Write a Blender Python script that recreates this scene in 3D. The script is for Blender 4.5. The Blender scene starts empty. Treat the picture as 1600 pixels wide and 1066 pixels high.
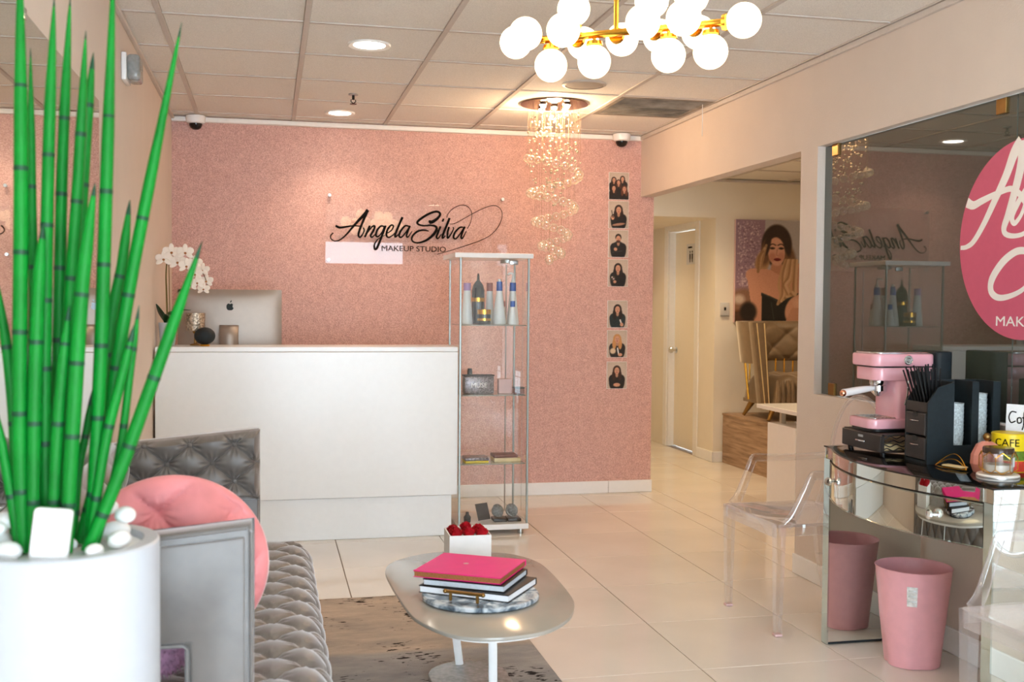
import bpy, bmesh, math, random
import numpy as np
from mathutils import Vector, Matrix, noise

random.seed(7)
scene = bpy.context.scene
col = scene.collection
PI = math.pi

# ---------------------------------------------------------------- camera
CAM_H = 1.350
YAW, PITCH, ROLL = math.radians(12.680), math.radians(1.904), math.radians(0.459)
fw = Vector((math.sin(YAW) * math.cos(PITCH), math.cos(YAW) * math.cos(PITCH), -math.sin(PITCH)))
rt = Vector((math.cos(YAW), -math.sin(YAW), 0))
up = rt.cross(fw)
rt2 = math.cos(ROLL) * rt + math.sin(ROLL) * up
up2 = -math.sin(ROLL) * rt + math.cos(ROLL) * up
cam = bpy.data.cameras.new('camera')
cam.sensor_width = 36.0
cam.lens = 38.10
cam.clip_start = 0.02
cam.dof.use_dof = True
cam.dof.focus_distance = 5.2
cam.dof.aperture_fstop = 4.5
cam_ob = bpy.data.objects.new('camera', cam)
cam_ob.matrix_world = Matrix(((rt2.x, up2.x, -fw.x, 0), (rt2.y, up2.y, -fw.y, 0), (rt2.z, up2.z, -fw.z, CAM_H), (0, 0, 0, 1)))
col.objects.link(cam_ob)
scene.camera = cam_ob

# ---------------------------------------------------------------- daylight outside the shop front, exposure
world = bpy.data.worlds.new('daylight')
world.use_nodes = True
bgn = world.node_tree.nodes['Background']
bgn.inputs[0].default_value = (0.72, 0.87, 1.0, 1)
bgn.inputs[1].default_value = 12.0
scene.world = world
scene.view_settings.view_transform = 'Standard'
scene.view_settings.look = 'None'
scene.view_settings.gamma = 1.0
scene.view_settings.use_curve_mapping = False
scene.view_settings.exposure = 0.22
scene.cycles.max_bounces = 10
scene.cycles.diffuse_bounces = 5
scene.cycles.glossy_bounces = 6
scene.cycles.transmission_bounces = 8
scene.cycles.transparent_max_bounces = 24
scene.cycles.caustics_reflective = True
scene.cycles.caustics_refractive = False
scene.cycles.sample_clamp_indirect = 6.0
scene.cycles.use_denoising = True

GLOBE_E, DOWN_E, CRYSTAL_E = 5.0, 22.0, 45.0
WARM = (1.0, 0.66, 0.38)
WARMW = (1.0, 0.80, 0.60)

# ---------------------------------------------------------------- materials
MATS = {}
def lin(c):
    return tuple((x / 255 / 12.92) if x / 255 <= 0.04045 else ((x / 255 + 0.055) / 1.055) ** 2.4 for x in c)

def mat(name, rgb, rough=0.5, metal=0.0, spec=0.5, var=0.06, scale=30.0, bump=0.0, bscale=None, sheen=0.0, emit=None, estr=0.0, trans=0.0, ior=1.45, coat=0.0, alpha=1.0, sheen_tint=(1, 1, 1), sheen_rough=0.3, detail=3.0):
    m = bpy.data.materials.new(name)
    m.use_nodes = True
    nt = m.node_tree
    b = nt.nodes['Principled BSDF']
    c = lin(rgb)
    tc = nt.nodes.new('ShaderNodeTexCoord')
    nz = nt.nodes.new('ShaderNodeTexNoise')
    nz.inputs['Scale'].default_value = scale
    nz.inputs['Detail'].default_value = detail
    nt.links.new(tc.outputs['Object'], nz.inputs['Vector'])
    rp = nt.nodes.new('ShaderNodeValToRGB')
    rp.color_ramp.elements[0].position = 0.3
    rp.color_ramp.elements[1].position = 0.7
    rp.color_ramp.elements[0].color = (*[x * (1 - var) for x in c], 1)
    rp.color_ramp.elements[1].color = (*[min(1, x * (1 + var)) for x in c], 1)
    nt.links.new(nz.outputs['Fac'], rp.inputs['Fac'])
    nt.links.new(rp.outputs['Color'], b.inputs['Base Color'])
    b.inputs['Roughness'].default_value = rough
    b.inputs['Metallic'].default_value = metal
    b.inputs['Specular IOR Level'].default_value = spec
    b.inputs['IOR'].default_value = ior
    b.inputs['Transmission Weight'].default_value = trans
    b.inputs['Coat Weight'].default_value = coat
    b.inputs['Coat Roughness'].default_value = 0.05
    b.inputs['Alpha'].default_value = alpha
    if sheen:
        b.inputs['Sheen Weight'].default_value = sheen
        b.inputs['Sheen Roughness'].default_value = sheen_rough
        b.inputs['Sheen Tint'].default_value = (*sheen_tint, 1)
    if emit:
        b.inputs['Emission Color'].default_value = (*emit, 1)
        b.inputs['Emission Strength'].default_value = estr
    if bump:
        nb = nt.nodes.new('ShaderNodeTexNoise')
        nb.inputs['Scale'].default_value = bscale or scale
        nb.inputs['Detail'].default_value = 4
        nt.links.new(tc.outputs['Object'], nb.inputs['Vector'])
        bp = nt.nodes.new('ShaderNodeBump')
        bp.inputs['Strength'].default_value = bump
        bp.inputs['Distance'].default_value = 0.01
        nt.links.new(nb.outputs['Fac'], bp.inputs['Height'])
        nt.links.new(bp.outputs['Normal'], b.inputs['Normal'])
    MATS[name] = m
    return m

def clear_mat(name, tint, edge, gloss_rough=0.02, base_fac=0.06, edge_pow=0.35, edge_mix=0.7):
    """thin clear plastic or pane: see-through, Fresnel reflection, pale edges where the sheet is seen edge-on"""
    m = bpy.data.materials.new(name)
    m.use_nodes = True
    nt = m.node_tree
    nt.nodes.clear()
    out = nt.nodes.new('ShaderNodeOutputMaterial')
    tr = nt.nodes.new('ShaderNodeBsdfTransparent')
    tr.inputs[0].default_value = (*tint, 1)
    gl = nt.nodes.new('ShaderNodeBsdfGlossy')
    gl.inputs['Roughness'].default_value = gloss_rough
    gl.inputs[0].default_value = (1, 1, 1, 1)
    df = nt.nodes.new('ShaderNodeBsdfDiffuse')
    df.inputs[0].default_value = (*edge, 1)
    lw = nt.nodes.new('ShaderNodeLayerWeight')
    lw.inputs['Blend'].default_value = edge_pow
    ma = nt.nodes.new('ShaderNodeMath'); ma.operation = 'MULTIPLY'
    ma.inputs[1].default_value = edge_mix
    pw = nt.nodes.new('ShaderNodeMath'); pw.operation = 'POWER'
    pw.inputs[1].default_value = 2.0
    nt.links.new(lw.outputs['Facing'], pw.inputs[0])
    nt.links.new(pw.outputs[0], ma.inputs[0])
    m1 = nt.nodes.new('ShaderNodeMixShader')
    nt.links.new(ma.outputs[0], m1.inputs[0])
    nt.links.new(tr.outputs[0], m1.inputs[1])
    nt.links.new(df.outputs[0], m1.inputs[2])
    fr = nt.nodes.new('ShaderNodeFresnel')
    fr.inputs['IOR'].default_value = 1.45
    ad = nt.nodes.new('ShaderNodeMath'); ad.operation = 'ADD'
    ad.inputs[1].default_value = base_fac
    ad.use_clamp = True
    nt.links.new(fr.outputs[0], ad.inputs[0])
    ge = nt.nodes.new('ShaderNodeNewGeometry')      # a thin sheet reflects once, on its outer face
    iv = nt.nodes.new('ShaderNodeMath'); iv.operation = 'SUBTRACT'; iv.inputs[0].default_value = 1.0
    nt.links.new(ge.outputs['Backfacing'], iv.inputs[1])
    mu = nt.nodes.new('ShaderNodeMath'); mu.operation = 'MULTIPLY'
    nt.links.new(ad.outputs[0], mu.inputs[0]); nt.links.new(iv.outputs[0], mu.inputs[1])
    m2 = nt.nodes.new('ShaderNodeMixShader')
    nt.links.new(mu.outputs[0], m2.inputs[0])
    nt.links.new(m1.outputs[0], m2.inputs[1])
    nt.links.new(gl.outputs[0], m2.inputs[2])
    nt.links.new(m2.outputs[0], out.inputs[0])
    MATS[name] = m
    return m

def attr_mat(name, rough=0.4):
    m = bpy.data.materials.new(name)
    m.use_nodes = True
    nt = m.node_tree
    b = nt.nodes['Principled BSDF']
    a = nt.nodes.new('ShaderNodeVertexColor')
    a.layer_name = 'print'
    nt.links.new(a.outputs['Color'], b.inputs['Base Color'])
    b.inputs['Roughness'].default_value = rough
    MATS[name] = m
    return m

mat('ceiling_tile', (238, 233, 225), 0.95, spec=0.1, var=0.10, scale=220, bump=0.5, bscale=260, detail=5)
mat('grid_white', (205, 196, 188), 0.6, var=0.03)
mat('wall_white', (218, 205, 194), 0.75, spec=0.25, var=0.02, scale=4, bump=0.12, bscale=160)
mat('wall_cream', (236, 228, 212), 0.75, spec=0.25, var=0.02, scale=4, bump=0.08, bscale=160)
mat('trim_white', (240, 238, 234), 0.4, var=0.02)
mat('tile', (226, 219, 210), 0.07, spec=0.6, var=0.05, scale=2.2, detail=6)
mat('grout', (120, 105, 92), 0.9, var=0.05)
mat('desk_white', (240, 243, 244), 0.22, var=0.01)
mat('white_gloss', (243, 243, 243), 0.2, var=0.01)
mat('white_pot', (194, 198, 205), 0.35, var=0.01)
mat('white_matte', (236, 236, 236), 0.7, var=0.02)
mat('pebble', (244, 244, 244), 0.35, var=0.03, scale=20)
mat('stalk', (0, 124, 36), 0.5, var=0.2, scale=9, spec=0.3)
mat('stalk_dark', (8, 66, 38), 0.5, var=0.25, scale=60)
mat('leaf', (34, 62, 34), 0.35, var=0.15)
mat('petal', (246, 236, 224), 0.6, var=0.03)
mat('orchid_stem', (104, 92, 40), 0.6, var=0.15)
mat('velvet', (108, 102, 98), 0.30, spec=0.6, var=0.12, scale=14, bump=0.12, bscale=500, sheen=1.0, sheen_tint=(0.95, 0.97, 1.0), sheen_rough=0.35)
mat('velvet_taupe', (128, 108, 84), 0.42, var=0.12, scale=14, sheen=0.8, sheen_tint=(1, 0.9, 0.75))
mat('pink_velvet', (226, 138, 140), 0.55, var=0.14, scale=10, bump=0.1, bscale=400, sheen=0.9, sheen_tint=(1, 0.85, 0.85))
mat('mauve_fur', (176, 130, 158), 0.8, var=0.25, scale=80, sheen=0.6)
mat('gold', (214, 160, 60), 0.22, metal=1.0, var=0.04)
mat('brass_old', (150, 116, 66), 0.35, metal=1.0, var=0.1)
mat('rose_gold', (222, 160, 130), 0.2, metal=1.0, var=0.04)
mat('chrome', (215, 218, 220), 0.08, metal=1.0, var=0.02)
mat('steel', (176, 178, 178), 0.3, metal=1.0, var=0.04)
mat('alu', (196, 192, 188), 0.38, metal=0.85, var=0.02)
mat('alu_dull', (168, 156, 146), 0.45, metal=0.6, var=0.02)
mat('post_grey', (150, 158, 154), 0.3, metal=0.7, var=0.03)
mat('mirror', (226, 232, 228), 0.015, metal=1.0, var=0.0)
mat('mirror_edge', (196, 208, 204), 0.06, metal=1.0, var=0.02)
mat('black', (14, 14, 15), 0.4, var=0.1)
mat('black_gloss', (10, 11, 12), 0.06, spec=0.7, var=0.05)
mat('dark_brown', (50, 44, 42), 0.5, var=0.1)
mat('black_slate', (18, 30, 36), 0.6, var=0.2, scale=60)
mat('dark_glass', (62, 68, 60), 0.02, spec=0.5, ior=2.1, var=0.06, scale=3)
mat('oval_pink', (206, 96, 122), 0.25, spec=0.3, var=0.02)
mat('disc_pink', (225, 150, 135), 0.35, var=0.04)
mat('bin_pink', (242, 178, 186), 0.38, var=0.03)
mat('machine_pink', (232, 172, 182), 0.22, var=0.02, coat=0.4)
mat('hot_pink', (226, 0, 128), 0.35, var=0.03)
mat('gold_paper', (176, 120, 72), 0.4, metal=0.4, var=0.25, scale=300)
mat('paper', (238, 240, 244), 0.7, var=0.04, scale=200)
mat('paper_grey', (200, 208, 216), 0.7, var=0.06, scale=200)
mat('rose_red', (190, 8, 30), 0.6, var=0.25, scale=40)
mat('table_glass', (158, 154, 146), 0.12, spec=0.6, var=0.05, scale=6)
mat('door_paint', (238, 229, 210), 0.45, var=0.01)
mat('plate_metal', (220, 220, 218), 0.35, metal=0.3, var=0.02)
mat('dirt_vent', (140, 132, 122), 0.8, var=0.45, scale=6, detail=6)
mat('speaker_grey', (150, 142, 134), 0.8, var=0.1, scale=300)
mat('globe', (255, 250, 240), 0.3, emit=(1.0, 0.78, 0.50), estr=GLOBE_E, var=0.0)
mat('lamp_disc', (255, 250, 240), 0.3, emit=(1.0, 0.88, 0.72), estr=DOWN_E, var=0.0)
mat('halogen', (255, 250, 240), 0.3, emit=(1.0, 0.82, 0.55), estr=CRYSTAL_E, var=0.0)
mat('disc_chrome', (120, 100, 88), 0.12, metal=1.0, var=0.05)
mat('camera_dark', (22, 20, 20), 0.1, var=0.1)
mat('terrazzo', (150, 152, 152), 0.25, var=0.25, scale=60)
mat('platform_wood_side', (150, 122, 98), 0.5, var=0.2, scale=12)
mat('yellow_can', (236, 208, 22), 0.35, var=0.05)
mat('red_print', (206, 58, 40), 0.5, var=0.2, scale=90)
mat('green_print', (92, 120, 30), 0.5, var=0.3, scale=90)
mat('amber_jar', (60, 44, 34), 0.15, var=0.1)
mat('wax', (238, 232, 220), 0.5, var=0.02)
mat('blue_cap', (16, 84, 176), 0.35, var=0.05)
mat('lilac_cap', (176, 150, 196), 0.35, var=0.05)
mat('bottle_white', (226, 232, 234), 0.3, var=0.02)
mat('red_cap', (150, 74, 66), 0.4, var=0.05)
mat('bottle_black', (22, 32, 34), 0.15, var=0.15, coat=0.3)
mat('pale_pink', (214, 180, 178), 0.5, var=0.04)
mat('brown_box', (120, 76, 66), 0.5, var=0.1)
mat('cream_palette', (224, 200, 150), 0.4, var=0.06)
mat('grey_lash', (124, 126, 126), 0.5, var=0.4, scale=120)
mat('tin_print', (120, 110, 112), 0.3, metal=0.3, var=0.8, scale=120, detail=5)
mat('mercury', (190, 176, 158), 0.2, metal=0.8, var=0.6, scale=90, bump=0.6, bscale=90)
mat('stripe_cup', (196, 206, 208), 0.5, var=0.3, scale=160)
mat('sticker', (232, 232, 228), 0.5, var=0.3, scale=70)
mat('ink', (20, 18, 18), 0.9, spec=0.1, var=0.0)
mat('ink_white', (240, 236, 232), 0.4, var=0.0)
mat('clear_box', (196, 204, 206), 0.1, trans=0.6, var=0.15, scale=60)
mat('stone_white', (230, 226, 220), 0.3, var=0.08, scale=12)
clear_mat('ghost', (0.955, 0.955, 0.96), (0.86, 0.83, 0.88), 0.03, 0.07, 0.5, 0.7)
clear_mat('pane', (0.985, 0.992, 0.99), (0.62, 0.72, 0.70), 0.0, 0.02, 0.2, 0.12)
clear_mat('pane_edge', (0.70, 0.78, 0.76), (0.55, 0.62, 0.60), 0.05, 0.08, 0.5, 0.8)
clear_mat('acrylic', (0.99, 0.99, 0.99), (0.8, 0.8, 0.8), 0.0, 0.006, 0.2, 0.0)
clear_mat('jar_glass', (0.9, 0.9, 0.9), (0.7, 0.7, 0.7), 0.02, 0.06, 0.4, 0.5)
attr_mat('print', 0.35)

# crystal: bright clear glass beads
clear_mat('crystal', (0.99, 0.97, 0.93), (1.0, 0.93, 0.78), 0.03, 0.16, 0.5, 0.9)
mat('crystal_bead', (255, 240, 212), 0.05, trans=0.5, ior=1.5, var=0.0)
mat('wire_dull', (150, 120, 92), 0.8, var=0.05)

# pink glitter wall covering: fine flakes, each with its own tone and tilt
def glitter():
    m = mat('pink_glitter', (214, 166, 152), 0.42, spec=0.6, var=0.0)
    nt = m.node_tree
    b = nt.nodes['Principled BSDF']
    tc = nt.nodes['Texture Coordinate']
    vo = nt.nodes.new('ShaderNodeTexVoronoi')
    vo.inputs['Scale'].default_value = 190
    nt.links.new(tc.outputs['Object'], vo.inputs['Vector'])
    rp = nt.nodes.new('ShaderNodeValToRGB')
    e = rp.color_ramp.elements
    e[0].position = 0.0; e[0].color = (*lin((186, 140, 130)), 1)
    e[1].position = 1.0; e[1].color = (*lin((237, 195, 183)), 1)
    e.new(0.5).color = (*lin((215, 167, 156)), 1)
    nt.links.new(vo.outputs['Color'], rp.inputs['Fac'])
    n2 = nt.nodes.new('ShaderNodeTexNoise')
    n2.inputs['Scale'].default_value = 18
    n2.inputs['Detail'].default_value = 6
    nt.links.new(tc.outputs['Object'], n2.inputs['Vector'])
    mx = nt.nodes.new('ShaderNodeMix'); mx.data_type = 'RGBA'; mx.blend_type = 'MULTIPLY'
    mx.inputs[0].default_value = 0.35
    nt.links.new(rp.outputs['Color'], mx.inputs[6])
    r2 = nt.nodes.new('ShaderNodeValToRGB')
    r2.color_ramp.elements[0].position = 0.35; r2.color_ramp.elements[0].color = (0.75, 0.72, 0.70, 1)
    r2.color_ramp.elements[1].position = 0.65; r2.color_ramp.elements[1].color = (1, 1, 1, 1)
    nt.links.new(n2.outputs['Fac'], r2.inputs['Fac'])
    nt.links.new(r2.outputs['Color'], mx.inputs[7])
    nt.links.new(mx.outputs[2], b.inputs['Base Color'])
    bp = nt.nodes.new('ShaderNodeBump')
    bp.inputs['Strength'].default_value = 0.5
    bp.inputs['Distance'].default_value = 0.004
    nt.links.new(vo.outputs['Distance'], bp.inputs['Height'])
    nt.links.new(bp.outputs['Normal'], b.inputs['Normal'])
glitter()

def rug_mat():
    m = mat('rug', (128, 112, 100), 0.95, spec=0.05, var=0.0)
    nt = m.node_tree
    b = nt.nodes['Principled BSDF']
    tc = nt.nodes['Texture Coordinate']
    mp = nt.nodes.new('ShaderNodeMapping')
    mp.inputs['Scale'].default_value = (0.7, 1.8, 1)
    nt.links.new(tc.outputs['Object'], mp.inputs['Vector'])
    n1 = nt.nodes.new('ShaderNodeTexNoise'); n1.inputs['Scale'].default_value = 1.6; n1.inputs['Detail'].default_value = 8
    nt.links.new(mp.outputs[0], n1.inputs['Vector'])
    r1 = nt.nodes.new('ShaderNodeValToRGB')
    e = r1.color_ramp.elements
    e[0].position = 0.36; e[0].color = (*lin((164, 160, 157)), 1)
    e[1].position = 0.64; e[1].color = (*lin((214, 203, 192)), 1)
    e.new(0.5).color = (*lin((190, 181, 173)), 1)
    nt.links.new(n1.outputs['Fac'], r1.inputs['Fac'])
    n1.inputs['Roughness'].default_value = 0.75
    sx = nt.nodes.new('ShaderNodeSeparateXYZ'); nt.links.new(tc.outputs['Object'], sx.inputs[0])
    sm = nt.nodes.new('ShaderNodeMapRange'); sm.inputs['From Min'].default_value = 0.60; sm.inputs['From Max'].default_value = 0.66; sm.interpolation_type = 'SMOOTHSTEP'
    nt.links.new(sx.outputs['Y'], sm.inputs['Value'])
    zone = nt.nodes.new('ShaderNodeMix'); zone.data_type = 'RGBA'; zone.blend_type = 'MULTIPLY'; zone.inputs[0].default_value = 1.0
    zc = nt.nodes.new('ShaderNodeMix'); zc.data_type = 'RGBA'
    zc.inputs[6].default_value = (0.70, 0.73, 0.78, 1); zc.inputs[7].default_value = (0.96, 0.88, 0.80, 1)   # woven grey field and beige end
    nt.links.new(sm.outputs[0], zc.inputs[0])
    nt.links.new(r1.outputs['Color'], zone.inputs[6]); nt.links.new(zc.outputs[2], zone.inputs[7])
    # worn dark flecks
    mp2 = nt.nodes.new('ShaderNodeMapping'); mp2.inputs['Scale'].default_value = (1.0, 2.6, 1)
    nt.links.new(tc.outputs['Object'], mp2.inputs['Vector'])
    n2 = nt.nodes.new('ShaderNodeTexNoise'); n2.inputs['Scale'].default_value = 22; n2.inputs['Detail'].default_value = 7
    nt.links.new(mp2.outputs[0], n2.inputs['Vector'])
    n3 = nt.nodes.new('ShaderNodeTexNoise'); n3.inputs['Scale'].default_value = 2.6; n3.inputs['Detail'].default_value = 2
    nt.links.new(tc.outputs['Object'], n3.inputs['Vector'])
    mm = nt.nodes.new('ShaderNodeMath'); mm.operation = 'MULTIPLY'
    nt.links.new(n2.outputs['Fac'], mm.inputs[0]); nt.links.new(n3.outputs['Fac'], mm.inputs[1])
    r2 = nt.nodes.new('ShaderNodeValToRGB')
    r2.color_ramp.elements[0].position = 0.322; r2.color_ramp.elements[0].color = (1, 1, 1, 1)
    r2.color_ramp.elements[1].position = 0.338; r2.color_ramp.elements[1].color = (0.10, 0.09, 0.09, 1)
    nt.links.new(mm.outputs[0], r2.inputs['Fac'])
    mx = nt.nodes.new('ShaderNodeMix'); mx.data_type = 'RGBA'; mx.blend_type = 'MULTIPLY'; mx.inputs[0].default_value = 1
    nt.links.new(zone.outputs[2], mx.inputs[6]); nt.links.new(r2.outputs['Color'], mx.inputs[7])
    nt.links.new(mx.outputs[2], b.inputs['Base Color'])
    bp = nt.nodes.new('ShaderNodeBump'); bp.inputs['Strength'].default_value = 0.6; bp.inputs['Distance'].default_value = 0.01
    n4 = nt.nodes.new('ShaderNodeTexNoise'); n4.inputs['Scale'].default_value = 300
    nt.links.new(tc.outputs['Object'], n4.inputs['Vector'])
    nt.links.new(n4.outputs['Fac'], bp.inputs['Height']); nt.links.new(bp.outputs['Normal'], b.inputs['Normal'])
rug_mat()

def wood_mat():
    m = mat('laminate', (150, 122, 98), 0.5, var=0.0)
    nt = m.node_tree
    b = nt.nodes['Principled BSDF']
    tc = nt.nodes['Texture Coordinate']
    mp = nt.nodes.new('ShaderNodeMapping'); mp.inputs['Scale'].default_value = (2, 1.2, 16)
    nt.links.new(tc.outputs['Object'], mp.inputs['Vector'])
    n1 = nt.nodes.new('ShaderNodeTexNoise'); n1.inputs['Scale'].default_value = 3; n1.inputs['Detail'].default_value = 8; n1.inputs['Distortion'].default_value = 0.6
    nt.links.new(mp.outputs[0], n1.inputs['Vector'])
    r1 = nt.nodes.new('ShaderNodeValToRGB')
    r1.color_ramp.elements[0].position = 0.3; r1.color_ramp.elements[0].color = (*lin((128, 100, 78)), 1)
    r1.color_ramp.elements[1].position = 0.7; r1.color_ramp.elements[1].color = (*lin((186, 156, 128)), 1)
    nt.links.new(n1.outputs['Fac'], r1.inputs['Fac']); nt.links.new(r1.outputs['Color'], b.inputs['Base Color'])
wood_mat()

def marble_mat():
    m = mat('marble', (180, 186, 190), 0.2, var=0.0)
    nt = m.node_tree
    b = nt.nodes['Principled BSDF']
    tc = nt.nodes['Texture Coordinate']
    n1 = nt.nodes.new('ShaderNodeTexNoise'); n1.inputs['Scale'].default_value = 14; n1.inputs['Detail'].default_value = 8; n1.inputs['Distortion'].default_value = 1.5
    nt.links.new(tc.outputs['Object'], n1.inputs['Vector'])
    r1 = nt.nodes.new('ShaderNodeValToRGB')
    e = r1.color_ramp.elements
    e[0].position = 0.35; e[0].color = (*lin((36, 48, 60)), 1)
    e[1].position = 0.62; e[1].color = (*lin((196, 204, 210)), 1)
    e.new(0.48).color = (*lin((110, 124, 136)), 1)
    nt.links.new(n1.outputs['Fac'], r1.inputs['Fac']); nt.links.new(r1.outputs['Color'], b.inputs['Base Color'])
marble_mat()

# ---------------------------------------------------------------- helpers
LOCS = {}
def tag(o, label=None, cat=None, group=None, kind=None):
    if label: o['label'] = label
    if cat: o['category'] = cat
    if group: o['group'] = group
    if kind: o['kind'] = kind
    return o

def thing(name, label, cat, loc=(0, 0, 0), rotz=0.0, group=None, kind=None):
    o = bpy.data.objects.new(name, None)
    o.empty_display_size = 0.05
    col.objects.link(o)
    o.location = loc
    o.rotation_euler = (0, 0, rotz)
    return tag(o, label, cat, group, kind)

def catmull(pts, n=8):
    P = [Vector(p) for p in pts]
    out = []
    for i in range(len(P) - 1):
        p0 = P[max(i - 1, 0)]; p1 = P[i]; p2 = P[i + 1]; p3 = P[min(i + 2, len(P) - 1)]
        for k in range(n):
            t = k / n
            out.append(0.5 * ((2 * p1) + (-p0 + p2) * t + (2 * p0 - 5 * p1 + 4 * p2 - p3) * t * t + (-p0 + 3 * p1 - 3 * p2 + p3) * t ** 3))
    out.append(P[-1].copy())
    return out

class MB:
    def __init__(self):
        self.bm = bmesh.new()
    def box(self, x0, x1, y0, y1, z0, z1, bev=0.0, seg=2, M=None):
        t = bmesh.new()
        bmesh.ops.create_cube(t, size=1.0)
        for v in t.verts:
            v.co = Vector((x0 + (v.co.x + .5) * (x1 - x0), y0 + (v.co.y + .5) * (y1 - y0), z0 + (v.co.z + .5) * (z1 - z0)))
        if bev > 0:
            bmesh.ops.bevel(t, geom=list(t.edges), offset=bev, segments=seg, profile=0.5, affect='EDGES')
        return self.merge(t, M)
    def merge(self, t, M=None):
        if M is not None:
            t.transform(M)
        me = bpy.data.meshes.new('tmp')
        t.to_mesh(me); t.free()
        self.bm.from_mesh(me)
        bpy.data.meshes.remove(me)
        return self
    def tube(self, pts, r, seg=8, smooth=0, cap=True, flat=None, closed=False):
        """swept tube; r may be a number or a list; flat=(axis vector, factor) squashes the section along that axis"""
        P = [Vector(p) for p in pts]
        rs = list(r) if hasattr(r, '__len__') else [r] * len(P)
        if smooth:
            n0 = len(P)
            P = catmull(P, smooth)
            rr = []
            for i in range(n0 - 1):
                for k in range(smooth):
                    rr.append(rs[i] + (rs[i + 1] - rs[i]) * k / smooth)
            rr.append(rs[-1]); rs = rr
        n = len(P)
        rings = []
        prevN = None
        for i in range(n):
            if closed:
                d = P[(i + 1) % n] - P[i - 1]
            else:
                d = P[min(i + 1, n - 1)] - P[max(i - 1, 0)]
            d = d.normalized() if d.length > 1e-9 else Vector((0, 0, 1))
            if prevN is None:
                a = Vector((0, 0, 1)) if abs(d.z) < 0.9 else Vector((1, 0, 0))
                N = (a - d * a.dot(d)).normalized()
            else:
                N = prevN - d * prevN.dot(d)
                N = N.normalized() if N.length > 1e-6 else prevN
            prevN = N
            B = d.cross(N)
            ring = []
            for k in range(seg):
                an = 2 * PI * k / seg
                o = (N * math.cos(an) + B * math.sin(an)) * rs[i]
                if flat:
                    ax, f = flat
                    ax = Vector(ax)
                    o = o - ax * (o.dot(ax) * (1 - f))
                ring.append(self.bm.verts.new(P[i] + o))
            rings.append(ring)
        m = n if closed else n - 1
        for i in range(m):
            a, b = rings[i], rings[(i + 1) % n]
            for k in range(seg):
                try:
                    self.bm.faces.new((a[k], a[(k + 1) % seg], b[(k + 1) % seg], b[k]))
                except ValueError:
                    pass
        if cap and not closed:
            self.bm.faces.new(rings[0][::-1]); self.bm.faces.new(rings[-1])
        return self
    def lathe(self, prof, c=(0, 0, 0), seg=32, M=None, sx=1.0, sy=1.0, wob=None):
        """prof: list of (r, z)"""
        t = bmesh.new()
        rings = []
        for r, z in prof:
            if r < 1e-6:
                rings.append([t.verts.new((c[0], c[1], c[2] + z))])
            else:
                ring = []
                for k in range(seg):
                    an = 2 * PI * k / seg
                    rr = r * (wob(an, z) if wob else 1)
                    ring.append(t.verts.new((c[0] + rr * sx * math.cos(an), c[1] + rr * sy * math.sin(an), c[2] + z)))
                rings.append(ring)
        for a, b in zip(rings[:-1], rings[1:]):
            for k in range(seg):
                k2 = (k + 1) % seg
                if len(a) == 1 and len(b) == 1: continue
                if len(a) == 1: t.faces.new((a[0], b[k2], b[k])) if False else t.faces.new((a[0], b[k], b[k2]))
                elif len(b) == 1: t.faces.new((a[k], a[k2], b[0]))
                else: t.faces.new((a[k], a[k2], b[k2], b[k]))
        bmesh.ops.recalc_face_normals(t, faces=list(t.faces))
        return self.merge(t, M)
    def cyl(self, c, r, z0, z1, seg=24, r2=None, M=None, bev=0.0):
        r2 = r if r2 is None else r2
        if bev:
            pr = [(0, z0), (r - bev, z0), (r, z0 + bev), (r2, z1 - bev), (r2 - bev, z1), (0, z1)]
        else:
            pr = [(0, z0), (r, z0), (r2, z1), (0, z1)]
        return self.lathe(pr, (c[0], c[1], 0), seg, M)
    def sphere(self, c, r, u=16, v=10, sx=1, sy=1, sz=1, M=None):
        t = bmesh.new()
        bmesh.ops.create_uvsphere(t, u_segments=u, v_segments=v, radius=r)
        for w in t.verts: w.co = Vector((w.co.x * sx, w.co.y * sy, w.co.z * sz))
        if M is not None: t.transform(M)
        for w in t.verts: w.co += Vector(c)
        return self.merge(t)
    def prism(self, poly, z0, z1, M=None, bev=0.0):
        t = bmesh.new()
        a = [t.verts.new((x, y, z0)) for x, y in poly]
        b = [t.verts.new((x, y, z1)) for x, y in poly]
        t.faces.new(a[::-1]); t.faces.new(b)
        n = len(poly)
        for k in range(n):
            t.faces.new((a[k], a[(k + 1) % n], b[(k + 1) % n], b[k]))
        bmesh.ops.recalc_face_normals(t, faces=list(t.faces))
        if bev:
            ed = [e for e in t.edges if abs(e.verts[0].co.z - e.verts[1].co.z) < 1e-6]
            bmesh.ops.bevel(t, geom=ed, offset=bev, segments=2, profile=0.5, affect='EDGES')
        return self.merge(t, M)
    def grid(self, fn, nu, nv, closed_u=False):
        vs = [[self.bm.verts.new(fn(i / (nu if closed_u else nu - 1), j / (nv - 1))) for j in range(nv)] for i in range(nu)]
        for i in range(nu if closed_u else nu - 1):
            for j in range(nv - 1):
                i2 = (i + 1) % nu
                self.bm.faces.new((vs[i][j], vs[i2][j], vs[i2][j + 1], vs[i][j + 1]))
        return self
    def mesh(self, name, m, smooth=40):
        bmesh.ops.remove_doubles(self.bm, verts=list(self.bm.verts), dist=1e-6)
        me = bpy.data.meshes.new(name)
        self.bm.to_mesh(me); self.bm.free()
        me.materials.append(MATS[m])
        if smooth:
            for p in me.polygons: p.use_smooth = True
            me.set_sharp_from_angle(angle=math.radians(smooth))
        return me
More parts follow.
